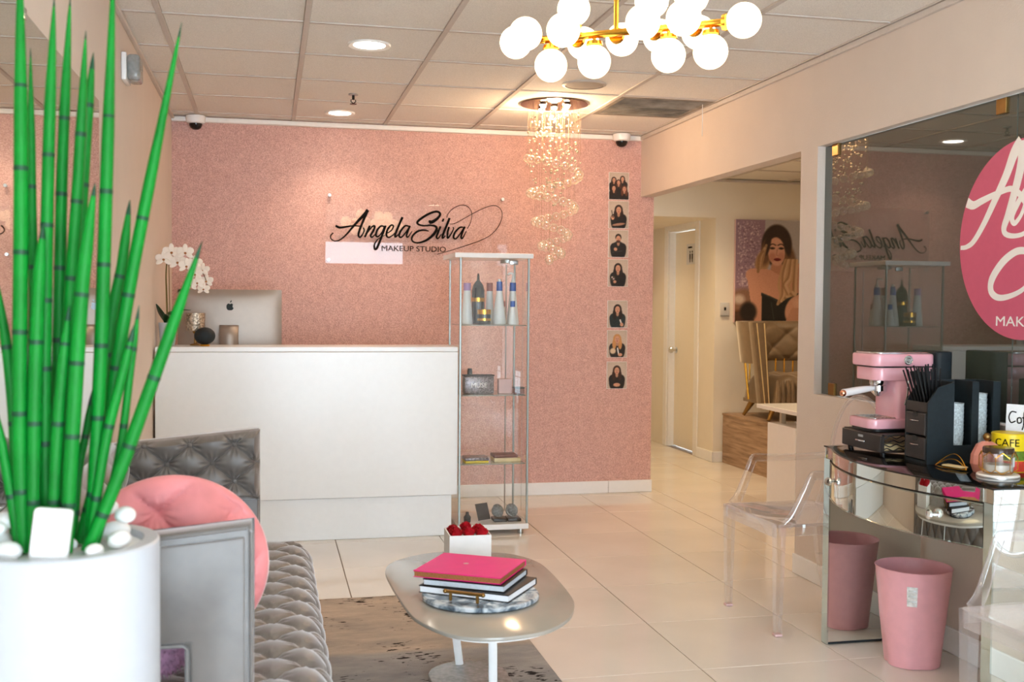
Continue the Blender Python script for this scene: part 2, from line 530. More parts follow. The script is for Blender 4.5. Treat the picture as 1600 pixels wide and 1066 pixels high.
    def build(self, name, m, parent=None, smooth=40, world=True, recalc=False):
        """world=True: the shapes were given in world coordinates; the origin goes to the parent's base"""
        if recalc:
            bmesh.ops.recalc_face_normals(self.bm, faces=list(self.bm.faces))
        me = self.mesh(name, m, smooth)
        o = bpy.data.objects.new(name, me)
        col.objects.link(o)
        if parent is not None:
            o.parent = parent
            if world:
                L = Vector((0, 0, 0)); q = parent
                while q is not None:
                    L += q.location; q = q.parent
                me.transform(Matrix.Translation(-L))
        return o

def link(name, me, parent=None, loc=(0, 0, 0), rot=(0, 0, 0), scale=(1, 1, 1)):
    o = bpy.data.objects.new(name, me)
    col.objects.link(o)
    o.parent = parent
    o.location = loc; o.rotation_euler = rot; o.scale = scale
    return o

def recentre(o, pt):
    """move a top-level mesh object's origin to pt without moving its geometry"""
    o.data.transform(Matrix.Translation(-Vector(pt)))
    o.location = pt
    return o

def struct(name, mb, m, label=None, smooth=0):
    o = mb.build(name, m, None, smooth)
    return tag(o, label or name.replace('_', ' '), None, None, 'structure')

def text_mesh(s, size, depth=0.001, m='ink', align='LEFT', name='lettering', shear=0.0):
    cu = bpy.data.curves.new(name, 'FONT')
    cu.body = s; cu.size = size; cu.extrude = depth; cu.align_x = align; cu.shear = shear
    cu.resolution_u = 3
    o = bpy.data.objects.new(name, cu)
    col.objects.link(o)
    dg = bpy.context.evaluated_depsgraph_get()
    me = bpy.data.meshes.new_from_object(o.evaluated_get(dg))
    bpy.data.objects.remove(o); bpy.data.curves.remove(cu)
    me.name = name
    me.materials.clear(); me.materials.append(MATS[m])
    return me

FACE_NEG_Y = Matrix(((1, 0, 0, 0), (0, 0, -1, 0), (0, 1, 0, 0), (0, 0, 0, 1)))      # text plane XY -> XZ, seen from -Y
FACE_NEG_X = Matrix(((0, 0, -1, 0), (-1, 0, 0, 0), (0, 1, 0, 0), (0, 0, 0, 1)))     # text reads along -Y, seen from -X
def put_text(s, size, face, loc, parent, m='ink', depth=0.0008, name='lettering', align='LEFT', width=None, shear=0.0):
    me = text_mesh(s, size, depth, m, align, name, shear)
    if width:
        xs = [v.co.x for v in me.vertices]
        w = max(xs) - min(xs)
        me.transform(Matrix.Diagonal((width / w, 1, 1, 1)))
    me.transform(face)
    me.transform(Matrix.Translation(Vector(loc)))
    o = bpy.data.objects.new(name, me); col.objects.link(o)
    if parent is not None:
        o.parent = parent
        L = Vector((0, 0, 0)); q = parent
        while q is not None: L += q.location; q = q.parent
        me.transform(Matrix.Translation(-L))
    return o

def pic_mesh(name, img, w, h, origin, ux, uz, m='print'):
    """flat print: a grid coloured point by point from a painted array (rows from the top); img is sRGB 0..255"""
    ny, nx = img.shape[:2]
    O, U, V = np.array(origin, float), np.array(ux, float), np.array(uz, float)
    gx, gy = np.meshgrid(np.linspace(0, w, nx), np.linspace(h, 0, ny))
    co = O + gx[..., None] * U + gy[..., None] * V
    idx = np.arange(nx * ny).reshape(ny, nx)
    f = np.stack([idx[1:, :-1], idx[1:, 1:], idx[:-1, 1:], idx[:-1, :-1]], -1).reshape(-1, 4)
    me = bpy.data.meshes.new(name)
    me.from_pydata(co.reshape(-1, 3).tolist(), [], f.tolist())
    ca = me.color_attributes.new('print', 'FLOAT_COLOR', 'POINT')
    c = np.clip(img / 255.0, 0, 1)
    c = np.where(c <= 0.04045, c / 12.92, ((c + 0.055) / 1.055) ** 2.4)
    rgba = np.concatenate([c, np.ones((ny, nx, 1))], -1).astype(np.float32).reshape(-1)
    ca.data.foreach_set('color', rgba)
    me.materials.append(MATS[m])
    return me

class Paint:
    def __init__(self, nx, ny, x0, x1, y0, y1, bg):
        self.X, self.Y = np.meshgrid(np.linspace(x0, x1, nx), np.linspace(y0, y1, ny))
        self.img = np.zeros((ny, nx, 3)) + np.array(bg, float)
        self.px = (x1 - x0) / nx
        self.rng = np.random.RandomState(5)
    def mix(self, a, c):
        a = np.clip(a, 0, 1)[..., None]
        self.img = self.img * (1 - a) + np.array(c, float) * a
    def ell(self, cx, cy, rx, ry, c, rot=0, soft=0.12, op=1.0):
        s, k = math.sin(math.radians(rot)), math.cos(math.radians(rot))
        dx, dy = self.X - cx, self.Y - cy
        u, v = (dx * k + dy * s) / rx, (-dx * s + dy * k) / ry
        d = np.sqrt(u * u + v * v)
        self.mix(op * np.clip((1 - d) / soft + 0.5, 0, 1), c)
    def poly(self, pts, c, op=1.0):
        ins = np.zeros(self.X.shape, bool)
        n = len(pts)
        for i in range(n):
            x1, y1 = pts[i]; x2, y2 = pts[(i + 1) % n]
            if y1 == y2: continue
            cond = ((self.Y < y1) != (self.Y < y2)) & (self.X < (x2 - x1) * (self.Y - y1) / (y2 - y1) + x1)
            ins ^= cond
        self.mix(ins * op, c)
    def line(self, pts, w, c, op=1.0):
        P = [(p[0], p[1]) for p in catmull([(x, y, 0) for x, y in pts], 8)]
        d = np.full(self.X.shape, 1e9)
        for (x1, y1), (x2, y2) in zip(P[:-1], P[1:]):
            L = (x2 - x1) ** 2 + (y2 - y1) ** 2 + 1e-9
            t = np.clip(((self.X - x1) * (x2 - x1) + (self.Y - y1) * (y2 - y1)) / L, 0, 1)
            d = np.minimum(d, np.hypot(self.X - x1 - t * (x2 - x1), self.Y - y1 - t * (y2 - y1)))
        self.mix(op * np.clip((w / 2 - d) / self.px + 0.5, 0, 1), c)
    def noise(self, a):
        self.img += self.rng.normal(0, a, self.img.shape[:2])[..., None]

# ================================================================ the room
XL, XR, YB, YF, ZC = -0.617, 2.615, 7.44, -2.0, 2.566
T = 0.10
XRo = XR + T

# floor: grout bed with separate porcelain tiles, 0.6 m grid
fl = MB().box(XL - .15, 5.5, YF - .15, 10.5, -0.12, -0.003)
floor = struct('floor', fl, 'grout', 'polished cream porcelain tile floor')
TX, TY, TS = 1.574, 6.136, 0.6
def clip_cells(x0, x1, y0, y1, ox, oy, s, gap):
    for i in range(math.floor((x0 - ox) / s), math.ceil((x1 - ox) / s)):
        for j in range(math.floor((y0 - oy) / s), math.ceil((y1 - oy) / s)):
            a, b = max(ox + i * s, x0), min(ox + (i + 1) * s, x1)
            c, d = max(oy + j * s, y0), min(oy + (j + 1) * s, y1)
            if b - a > 0.02 and d - c > 0.02:
                yield a + gap / 2, b - gap / 2, c + gap / 2, d - gap / 2
full_tile = None
def add_tiles(name, parent, cells, z0, z1, m, bev):
    cache = {}
    for a, b, c, d in cells:
        key = (round(b - a, 4), round(d - c, 4))
        if key not in cache:
            cache[key] = MB().box(-key[0] / 2, key[0] / 2, -key[1] / 2, key[1] / 2, z0, z1, bev, 1).mesh(name, m, 0)
        link(name, cache[key], parent, ((a + b) / 2, (c + d) / 2, 0))
cells = list(clip_cells(XL, XR, YF, YB, TX, TY, TS, .0045)) + list(clip_cells(XR, 5.4, 4.95, 8.76, TX, TY, TS, .0045)) + list(clip_cells(XRo, 3.765, 8.76, 10.4, TX, TY, TS, .0045))
add_tiles('floor_tile', floor, cells, -0.01, 0.0, 'tile', 0.0012)

# ceiling: slab, lay-in tiles and tee bars
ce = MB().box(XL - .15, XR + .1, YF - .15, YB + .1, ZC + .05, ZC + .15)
ceiling = struct('ceiling', ce, 'dark_brown', 'white lay-in tile ceiling with exposed tee grid')  # slab coloured dark to give the shadow lines between tiles and tees
CX, CY, CS = 0.161, 4.822, 0.61
VENT = (CX + 3 * CS, CY + 2 * CS)
cells = [c for c in clip_cells(XL, XR, YF, YB, CX, CY, CS, .026) if not (abs(c[0] - VENT[0]) < .05 and abs(c[2] - VENT[1]) < .05)]
add_tiles('ceiling_tile', ceiling, cells, ZC + .004, ZC + .03, 'ceiling_tile', 0.002)
xs = [CX + CS * i for i in range(-1, 5) if XL < CX + CS * i < XR]
ys = [CY + CS * i for i in range(-10, 5) if YF < CY + CS * i < YB]
for x in xs:
    MB().box(x - .012, x + .012, YF, YB, ZC - .002, ZC + .045).build('main_tee', 'grid_white', ceiling, 0)
xe = [XL] + xs + [XR]
cache = {}
for y in ys:
    for a, b in zip(xe[:-1], xe[1:]):
        MB().box(a + .013, b - .013, y - .011, y + .011, ZC, ZC + .045).build('cross_tee', 'grid_white', ceiling, 0)

# left and front walls
struct('wall_left', MB().box(XL - T, XL, YF - .1, YB + .1, -.1, ZC + .1), 'wall_white', 'white painted side wall')
w = MB()
w.box(XL - T, -.50, YF - .1, YF, -.1, ZC + .1); w.box(2.08, XRo, YF - .1, YF, -.1, ZC + .1)
w.box(-.50, 2.08, YF - .1, YF, 2.34, ZC + .1); w.box(-.50, 2.08, YF - .1, YF, -.1, 0.02)
struct('wall_front', w, 'wall_white', 'shop front wall around the street window')
wf = MB()
for x in (-.50, .60, 2.04): wf.box(x, x + .04, YF - .07, YF - .03, .02, 2.34)
wf.box(-.46, 2.04, YF - .07, YF - .03, .02, .06); wf.box(-.46, 2.04, YF - .07, YF - .03, 2.30, 2.34)
struct('window_2', wf, 'alu', 'aluminium frame of the street window')

# pink glitter back wall with crown strip and tile baseboard
struct('wall_back', MB().box(XL - T, XRo, YB, YB + .10, -.1, ZC + .1), 'pink_glitter', 'pink glitter feature wall')
struct('trim_1', MB().box(XL, XR, YB - .035, YB, ZC - .034, ZC - .003, .004), 'trim_white', 'white strip along the top of the pink wall')
bb = MB()
x = XL + .01
while x < XRo - .02:
    x2 = min(x + .6, XRo + .006)
    if abs(x - 2.22) < .3: pass
    bb.box(x + .001, x2 - .001, YB - .012, YB, .001, .088, .002, 1)
    x = x2
bb.box(XRo, XRo + .008, YB - .012, YB + .10, .001, .088, .002, 1)
struct('baseboard_back', bb, 'white_gloss', 'white tile baseboard under the pink wall')
struct('trim_2', MB().box(XR - .02, XR, YF, YB - .036, ZC - .03, ZC - .004, .003), 'grid_white', 'wall angle where ceiling meets side wall')
struct('trim_3', MB().box(XL, XL + .02, YF, YB - .036, ZC - .02, ZC - .002, .003), 'grid_white', 'wall angle above the mirror wall')

# right wall: header beam, pillar, parapet under the glass
GY0, GY1, GZ0, GZ1 = 2.0, 4.86, 0.925, 2.135
w = MB()
w.box(XR, XRo, GY1, YB, 2.135, ZC + .1)
w.box(XR, XRo, GY1, 5.03, -.1, 2.135)
w.box(XR, XRo, GY0, GY1, -.1, GZ0)
w.box(XR, XRo, GY0, GY1, GZ1, ZC + .1)
w.box(XR, XRo, YF - .1, GY0, -.1, ZC + .1)
struct('wall_right', w, 'wall_white', 'white side wall with header beam, pillar and glazed opening')
bb = MB()
bb.box(XR - .012, XR, YF + .02, 5.03, .001, .10, .002, 1)
struct('baseboard_right', bb, 'white_gloss', 'white tile baseboard along the glazed wall')

win = thing('window_1', 'dark tinted frameless glass panes in the side wall', None, (2.66, 3.46, GZ0), kind='structure')
MB().box(2.655, 2.667, 3.465, GY1 - .004, GZ0 + .002, GZ1 - .003).build('pane', 'dark_glass', win, 0)
MB().box(2.655, 2.667, GY0, 3.460, GZ0 + .002, GZ1 - .003).build('pane', 'dark_glass', win, 0)
for (y, z) in ((4.75, 2.105), (3.545, 2.100), (4.75, .955)):
    MB().box(2.645, 2.676, y - .028, y + .028, z - .028, z + .03, .003).build('glass_clip', 'brass_old', win, 0)
MB().box(2.662, 2.70, GY1 - .05, GY1 - .004, GZ0 + .001, GZ1 - .002).build('edge_channel', 'black_slate', win, 0)

# back room and hall
w = MB(); w.box(3.765, 5.5, 8.76, 8.86, -.1, 2.6); w.box(XRo, 3.765, 8.76, 8.86, 2.116, 2.6)
struct('wall_poster', w, 'wall_cream', 'cream wall behind the poster')
w = MB()
w.box(3.765, 3.865, 8.86, 9.16, -.1, 2.6); w.box(3.765, 3.865, 9.90, 10.45, -.1, 2.6); w.box(3.765, 3.865, 9.16, 9.90, 2.10, 2.6)
struct('wall_hall', w, 'wall_cream', 'cream hall wall with the restroom door')
struct('wall_hall_end', MB().box(XRo - .1, 3.9, 10.4, 10.5, -.1, 2.6), 'wall_cream', 'cream wall at the end of the hall')
struct('wall_hall_left', MB().box(XRo - .1, XRo - .0, 7.54, 10.45, -.1, 2.6), 'wall_cream', 'cream wall behind the pink wall')
struct('ceiling_hall', MB().box(XRo - .1, 3.9, 8.86, 10.45, 2.116, 2.2), 'wall_cream', 'plain dropped hall ceiling')
struct('wall_room_right', MB().box(5.4, 5.5, 4.8, 8.86, -.1, 2.6), 'wall_cream', 'cream wall of the treatment room')
struct('wall_room_front', MB().box(XRo, 5.5, 4.82, 4.92, -.1, 2.6), 'wall_cream', 'cream wall between the rooms')
cr = struct('ceiling_room', MB().box(XRo - .09, 5.5, 4.8, 8.86, 2.48, 2.6), 'dark_brown', 'lay-in tile ceiling of the treatment room')  # dark slab colour stands for the shadow in the tile gaps
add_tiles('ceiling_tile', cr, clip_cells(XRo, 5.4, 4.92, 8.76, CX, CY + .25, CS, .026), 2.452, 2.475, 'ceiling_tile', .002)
for i in range(8):
    y = CY + .25 + CS * (i + 0)
    if 4.95 < y < 8.7: MB().box(XRo, 5.4, y - .011, y + .011, 2.446, 2.478).build('cross_tee', 'grid_white', cr, 0)
for i in range(5):
    x = CX + CS * (5 + i)
    if x < 5.35: MB().box(x - .012, x + .012, 4.92, 8.76, 2.444, 2.478).build('main_tee', 'grid_white', cr, 0)
struct('trim_4', MB().box(XRo, 5.4, 8.738, 8.76, 2.425, 2.444), 'grid_white', 'wall angle above the poster')
struct('baseboard_hall', MB().box(3.757, 3.85, 8.748, 8.76, .001, .09, .002, 1).box(3.753, 3.765, 8.748, 9.10, .001, .09, .002, 1), 'white_gloss', 'white tile baseboard in the hall')

door = thing('door_1', 'cream flush restroom door in the hall', None, (3.80, 9.52, 0), kind='structure')
MB().box(3.825, 3.862, 9.205, 9.855, .012, 2.055, .003, 1).build('door_leaf', 'door_paint', door, 0)
f = MB()
f.box(3.766, 3.864, 9.161, 9.20, .001, 2.099); f.box(3.766, 3.864, 9.86, 9.899, .001, 2.099); f.box(3.766, 3.864, 9.20, 9.86, 2.06, 2.099)
f.build('door_frame', 'trim_white', door, 0)
f = MB()
f.box(3.75, 3.765, 9.10, 9.19, .001, 2.16, .004); f.box(3.75, 3.765, 9.87, 9.96, .001, 2.16, .004); f.box(3.75, 3.765, 9.19, 9.87, 2.07, 2.16, .004)
f.build('door_casing', 'trim_white', door, 0)
k = MB().lathe([(0, 0), (.032, 0), (.032, .006), (.012, .012), (.012, .035), (.028, .042), (.032, .058), (.024, .072), (0, .075)], seg=20, M=Matrix.Translation((3.825, 9.80, .93)) @ Matrix.Rotation(-PI / 2, 4, 'Y'))
k.build('door_knob', 'chrome', door)
for z in (.25, 1.1, 1.9):
    MB().cyl((3.822, 9.208), .007, z - .045, z + .045, 10).build('hinge', 'steel', door)

# ================================================================ ceiling fittings
def downlight(x, y, z, label, power, radius=.075, colour=None):
    t = thing('recessed_light', label, 'ceiling light', (x, y, z), group='recessed ceiling lights')
    MB().lathe([(radius, -.001), (radius + .022, -.006), (radius + .026, -.001), (radius + .026, .004), (radius, .004)], (x, y, z), 32).build('trim_ring', 'trim_white', t)
    MB().lathe([(0, -.0005), (radius, -.0005), (radius, .003), (0, .003)], (x, y, z), 32).build('lens', 'lamp_disc', t)
    L = bpy.data.lights.new('downlight', 'SPOT')
    L.energy = power; L.color = colour or WARMW; L.shadow_soft_size = .06; L.spot_size = math.radians(125); L.spot_blend = 0.9
    lo = bpy.data.objects.new('downlight', L)
    col.objects.link(lo); lo.parent = t; lo.location = (0, 0, -.012)
    return t
WARM2 = (1.0, .72, .42)
downlight(.463, 5.167, ZC, 'round recessed light in the ceiling in front of the reception desk', 28)
downlight(.445, 7.041, ZC, 'round recessed light close to the top of the pink wall', 32, .07)
downlight(.46, 3.30, ZC, 'round recessed light above the sofa and coffee table', 20)
downlight(.46, -.40, ZC, 'round recessed light just inside the shop front', 14)
downlight(1.99, 1.6, ZC, 'round recessed light ahead of the mirrored console', 22)
downlight(3.25, 8.15, 2.446, 'round recessed light in front of the hall', 80, colour=WARM2)
downlight(4.45, 7.4, 2.446, 'round recessed light above the tufted chair platform', 34, colour=WARM2)
downlight(3.4, 6.0, 2.446, 'round recessed light over the manicure desk', 60, colour=WARM2)
downlight(3.25, 9.7, 2.114, 'round recessed light in the hall outside the restroom door', 22, .06, colour=WARM2)

# air return panel
t = thing('ceiling_vent', 'dirty grey square air vent panel in the ceiling grid', 'vent', (VENT[0] + CS / 2, VENT[1] + CS / 2, ZC))
a, b, c, d = VENT[0] + .013, VENT[0] + CS - .013, VENT[1] + .013, VENT[1] + CS - .013
MB().box(a, b, c, d, ZC + .012, ZC + .03).build('backing', 'dirt_vent', t, 0)
fr = MB()
fr.box(a, b, c, c + .03, ZC - .001, ZC + .012); fr.box(a, b, d - .03, d, ZC - .001, ZC + .012)
fr.box(a, a + .03, c + .03, d - .03, ZC - .001, ZC + .012); fr.box(b - .03, b, c + .03, d - .03, ZC - .001, ZC + .012)
fr.build('frame', 'dirt_vent', t, 0)
for i in range(14):
    y = c + .05 + i * (d - c - .1) / 13
    MB().box(a + .03, b - .03, -.002, .002, -.010, .010, M=Matrix.Translation((0, y, ZC + .006)) @ Matrix.Rotation(.9 if i < 7 else -.9, 4, 'X')).build('louver', 'dirt_vent', t, 0)

# flush speaker
t = thing('ceiling_speaker', 'round flush speaker grille in the ceiling between the two chandeliers', 'speaker', (1.70, 5.79, ZC))
MB().lathe([(0, -.004), (.105, -.003), (.108, .004), (0, .004)], (1.70, 5.79, ZC), 36).build('grille', 'speaker_grey', t)
MB().lathe([(.108, -.005), (.122, -.001), (.122, .004), (.108, .004)], (1.70, 5.79, ZC), 36).build('rim', 'grid_white', t)
# sprinkler
t = thing('sprinkler', 'small dark fire sprinkler head under the ceiling tile', 'sprinkler', (.482, 6.40, ZC))
MB().cyl((.482, 6.40), .028, ZC - .004, ZC + .004, 20).build('escutcheon', 'steel', t)
m = MB(); m.cyl((.482, 6.40), .008, ZC - .03, ZC - .004, 10)
m.tube([(.470, 6.40, ZC - .028), (.468, 6.40, ZC - .04), (.482, 6.40, ZC - .052)], .003, 6); m.tube([(.494, 6.40, ZC - .028), (.496, 6.40, ZC - .04), (.482, 6.40, ZC - .052)], .003, 6)
m.build('frame_arms', 'camera_dark', t)
MB().lathe([(0, -.055), (.02, -.056), (.02, -.053), (0, -.052)], (.482, 6.40, ZC), 16).build('deflector', 'camera_dark', t)
# dome cameras
for (x, y, lb) in ((-.462, 7.38, 'white dome security camera with dark lens in the wall corner above the orchid'), (2.44, 7.36, 'white dome security camera with dark lens above the framed photo column')):
    t = thing('dome_camera', lb, 'security camera', (x, y, ZC - .002), group='dome security cameras')
    MB().lathe([(0, 0), (.062, 0), (.064, -.012), (.058, -.045), (.048, -.05), (0, -.05)], (x, y, ZC - .002), 28).build('housing', 'white_gloss', t)
    MB().lathe([(.042, -.05), (.041, -.062), (.033, -.078), (.018, -.088), (0, -.09)], (x, y, ZC - .002), 24).build('lens_dome', 'camera_dark', t)
# alarm light on left wall
t = thing('emergency_light', 'clear plastic covered emergency light high on the side wall', 'emergency light', (XL, 5.02, 2.30))
MB().box(XL, XL + .022, 4.94, 5.10, 2.305, 2.425, .006).build('back_plate', 'white_gloss', t)
MB().box(XL + .022, XL + .075, 4.95, 5.09, 2.31, 2.42, .014, 3).build('clear_cover', 'clear_box', t)
MB().sphere((XL + .045, 4.99, 2.37), .024).build('lamp_head', 'chrome', t)
MB().sphere((XL + .045, 5.05, 2.37), .024).build('lamp_head', 'chrome', t)
# thin cord
o = MB().tube([(2.55, 6.16, ZC), (2.551, 6.16, ZC - .10), (2.55, 6.16, ZC - .19)], .0025, 6).build('pull_cord', 'white_matte')
recentre(o, (2.55, 6.16, ZC)); tag(o, 'thin white cord hanging from the ceiling beside the air vent', 'cord')

# ================================================================ globe chandelier
t = thing('globe_chandelier', 'brass bar chandelier with many glowing white globes', 'chandelier', (1.059, 3.261, ZC))
KC = .87
BZ = 1.35 + .98 * KC
A, B = Vector((.925 * KC, 3.962 * KC, BZ)), Vector((1.563 * KC, 3.497 * KC, BZ))
dv = (B - A).normalized(); nv = Vector((dv.y, -dv.x, 0)); nv = nv if nv.y < 0 else -nv
MB().tube([A, B], .012, 14).build('bar', 'gold', t)
MB().tube([(1.059, 3.261, BZ), (1.059, 3.261, ZC - .02)], .008, 12).build('rod', 'gold', t)
MB().lathe([(0, -.028), (.055, -.028), (.06, -.022), (.06, 0), (0, 0)], (1.059, 3.261, ZC), 28).build('canopy', 'gold', t)
gl_me = None
GR = .0595 * KC
def globe(st, dr, dist):
    global gl_me
    c = st + dr * dist
    MB().tube([st, c - dr * (GR * .9)], .006, 8).lathe([(0, -.012), (.024, -.012), (.027, 0), (.012, .012), (0, .012)], seg=18, M=Matrix.Translation(c - dr * GR * 1.0) @ dr.to_track_quat('Z', 'Y').to_matrix().to_4x4()).build('globe_holder', 'gold', t)
    if gl_me is None:
        gl_me = MB().sphere((0, 0, 0), GR, 32, 20).mesh('glass_globe', 'globe', 180)
    link('glass_globe', gl_me, t, c - Vector(t.location))
Zu = Vector((0, 0, 1))
bar = {838: (.968, 3.931), 861: (1.015, 3.896), 896: (1.086, 3.845), 929: (1.151, 3.797), 958: (1.208, 3.755), 1018: (1.323, 3.672), 1045: (1.374, 3.635), 1080: (1.439, 3.587), 1111: (1.495, 3.546)}
bp = {k: Vector((v[0] * KC, v[1] * KC, BZ)) for k, v in bar.items()}
for k in (861, 929, 1045, 1111): globe(bp[k], -Zu, .097 * KC)
for k in (896, 1018, 1080):
    globe(bp[k], Zu, .10 * KC); globe(bp[k], nv, .105 * KC); globe(bp[k], -nv, .105 * KC)
globe(bp[838], nv, .105 * KC)
globe(bp[958], -nv, .105 * KC)
globe(A + dv * .026, -dv, .052); globe(B - dv * .026, dv, .052)

# ================================================================ crystal spiral chandelier
cx, cy = 1.687, 6.385
t = thing('crystal_chandelier', 'spiral crystal ball chandelier hanging from a round mirrored plate', 'chandelier', (cx, cy, ZC))
MB().lathe([(0, -.006), (.19, -.006), (.205, -.004), (.207, 0), (.207, .003), (0, .003)], (cx, cy, ZC), 48).build('ceiling_plate', 'disc_chrome', t)
for k in range(5):
    an = 2 * PI * k / 4 + .6
    r = .10 if k < 4 else 0
    x, y = cx + r * math.cos(an), cy + r * math.sin(an)
    MB().sphere((x, y, ZC - .022), .017, 14, 10).build('halogen_bulb', 'halogen', t)
    MB().lathe([(.02, -.006), (.026, -.018), (.024, -.018), (.018, -.006)], (x, y, ZC), 16).build('lamp_cup', 'chrome', t)
L = bpy.data.lights.new('halogen_light', 'POINT'); L.energy = 30; L.color = WARM; L.shadow_soft_size = .05
lo = bpy.data.objects.new('halogen_light', L); col.objects.link(lo); lo.parent = t; lo.location = (0, 0, -.085)
ball_me = MB()
_t = bmesh.new(); bmesh.ops.create_icosphere(_t, subdivisions=3, radius=1.0); ball_me.merge(_t)
ball_me = ball_me.mesh('crystal_ball', 'crystal', 180)
bead_me = MB(); _t = bmesh.new(); bmesh.ops.create_icosphere(_t, subdivisions=1, radius=1.0); bead_me.merge(_t)
bead_me = bead_me.mesh('crystal_bead', 'crystal_bead', 0)
# helix of large balls: z and radius against turns
zk = [2.235, 2.13, 2.02, 1.93, 1.85, 1.765, 1.705, 1.66, 1.62]       # each half turn
rk = [.165, .158, .145, .132, .112, .092, .072, .052, .022]
per = [9, 9, 9, 8, 7, 6, 5, 3, 1]
wires = MB()
for i in range(len(zk)):
    for k in range(per[i]):
        f = k / per[i]
        j = min(i + 1, len(zk) - 1)
        z = zk[i] + (zk[j] - zk[i]) * f
        r = rk[i] + (rk[j] - rk[i]) * f
        an = PI + PI * (i + f) * (1 if True else -1)
        x, y = r * math.cos(an), r * math.sin(an)
        s = random.uniform(.023, .027)
        link('crystal_ball', ball_me, t, (x, y, z - ZC), (random.random() * 3, random.random() * 3, 0), (s, s, s))
        wires.tube([(cx + x, cy + y, ZC - .005), (cx + x, cy + y, z)], .0004, 4, cap=False)
for i in range(210):
    an = random.random() * 2 * PI
    r = .165 * math.sqrt(random.uniform(.05, 1))
    z = ZC - .05 - abs(random.gauss(0, .17)) if i < 150 else random.uniform(1.95, 2.3)
    z = max(z, 1.8)
    q = max(0.3, min(1, (z - 1.6) / .6))
    s = random.uniform(.006, .0105)
    link('crystal_bead', bead_me, t, (r * q * math.cos(an), r * q * math.sin(an), z - ZC), (random.random() * 3, random.random() * 3, 0), (s, s, s * .8))
for i in range(26):
    an = 2 * PI * i / 26; r = .12 + .04 * (i % 2)
    wires.tube([(cx + r * math.cos(an), cy + r * math.sin(an), ZC - .005), (cx + r * math.cos(an), cy + r * math.sin(an), 2.26)], .0004, 4, cap=False)
wires.build('hanging_wires', 'wire_dull', t, 0)

# ================================================================ reception desk
t = thing('reception_desk', 'long glossy white reception desk in front of the pink wall', 'desk', (.23, 6.45, 0))
MB().box(XL + .012, 1.075, 6.20, 6.235, .243, 1.075, .002, 1).build('front_panel', 'desk_white', t, 30)
MB().box(XL + .012, 1.045, 6.222, 6.25, .001, .238, .002, 1).build('plinth_panel', 'desk_white', t, 30)
MB().box(XL + .012, 1.075, 6.20, 6.53, 1.077, 1.105, .003, 1).build('counter_top', 'desk_white', t, 30)
MB().box(1.045, 1.075, 6.236, 6.52, .24, 1.076, .002, 1).build('end_panel', 'desk_white', t, 30)
MB().box(XL + .012, 1.04, 6.30, 7.00, .72, .75, .003, 1).build('work_top', 'desk_white', t, 30)
MB().box(1.0, 1.03, 6.26, 6.98, .001, .72).build('leg_panel', 'desk_white', t, 0)
MB().box(XL + .02, XL + .05, 6.26, 6.98, .001, .72).build('leg_panel', 'desk_white', t, 0)
CT = 1.105

# desktop computer seen from behind
t = thing('desktop_computer', 'silver all-in-one computer seen from behind on the reception desk', 'computer', (-.225, 6.78, .75))
def rrect(x0, x1, z0, z1, r, n=6):
    pts = []
    for (cx_, cz_, a0) in ((x1 - r, z1 - r, 0), (x0 + r, z1 - r, 90), (x0 + r, z0 + r, 180), (x1 - r, z0 + r, 270)):
        for k in range(n + 1):
            a = math.radians(a0 + 90 * k / n)
            pts.append((cx_ + r * math.cos(a), cz_ + r * math.sin(a)))
    return pts
XZ = Matrix(((1, 0, 0, 0), (0, 0, 1, 0), (0, 1, 0, 0), (0, 0, 0, 1)))     # prism x,y,z -> x,z,y
YZ = Matrix(((0, 0, 1, 0), (1, 0, 0, 0), (0, 1, 0, 0), (0, 0, 0, 1)))     # prism x,y,z -> y,z (x along depth)
def shell(u, v):
    x = -.53 + .61 * u; z = .93 + .50 * v
    e = min(1, min(u, 1 - u) * 8, min(v, 1 - v) * 8)
    return Vector((x, 6.775 - .028 * (1 - (2 * u - 1) ** 2) ** .5 * (1 - (2 * v - 1) ** 4) ** .5 * 1.0, z))
MB().prism(rrect(-.53, .08, .93, 1.43, .018), 6.775, 6.79, XZ).grid(shell, 25, 21).build('screen_housing', 'alu_dull', t)
MB().prism(rrect(-.525, .075, .935, 1.425, .015), 6.79, 6.793, XZ).build('screen', 'black_gloss', t)
sp = MB()
prof = [(6.765, 1.20), (6.735, 1.205), (6.70, 1.18), (6.685, 1.10), (6.68, .815), (6.70, .782), (6.86, .772)]
sp.grid(lambda u, v: Vector((-.285 + .11 * u, *catmull([(0, a, b) for a, b in prof], 4)[round(v * 24)].yz)), 3, 25)
st_ = sp.build('stand', 'alu_dull', t)
md = st_.modifiers.new('thickness', 'SOLIDIFY'); md.thickness = .010
# fruit shaped emblem
ap = []
for k in range(40):
    a = 2 * PI * k / 40
    r = .021 * (1 - .10 * abs(math.sin(a)) + .10 * abs(math.sin(2 * a)) ** .8)
    x, z = r * 1.0 * math.cos(a), r * 1.08 * math.sin(a)
    dx, dz = x - .027, z - .004
    if dx * dx + dz * dz < .0125 ** 2:
        q = .0125 / max(1e-6, math.hypot(dx, dz)); x, z = .027 + dx * q, .004 + dz * q
    if abs(a - PI / 2) < .25: z -= .004
    ap.append((-.225 + x, 1.325 + z))
em = MB().prism(ap, 6.743, 6.747, XZ)
lf = [(.000, .026), (.002, .034), (.009, .041), (.0095, .034), (.006, .028)]
em.prism([(-.225 + x, 1.325 + z) for x, z in lf], 6.743, 6.747, XZ)
em.build('emblem', 'black_gloss', t, 30)

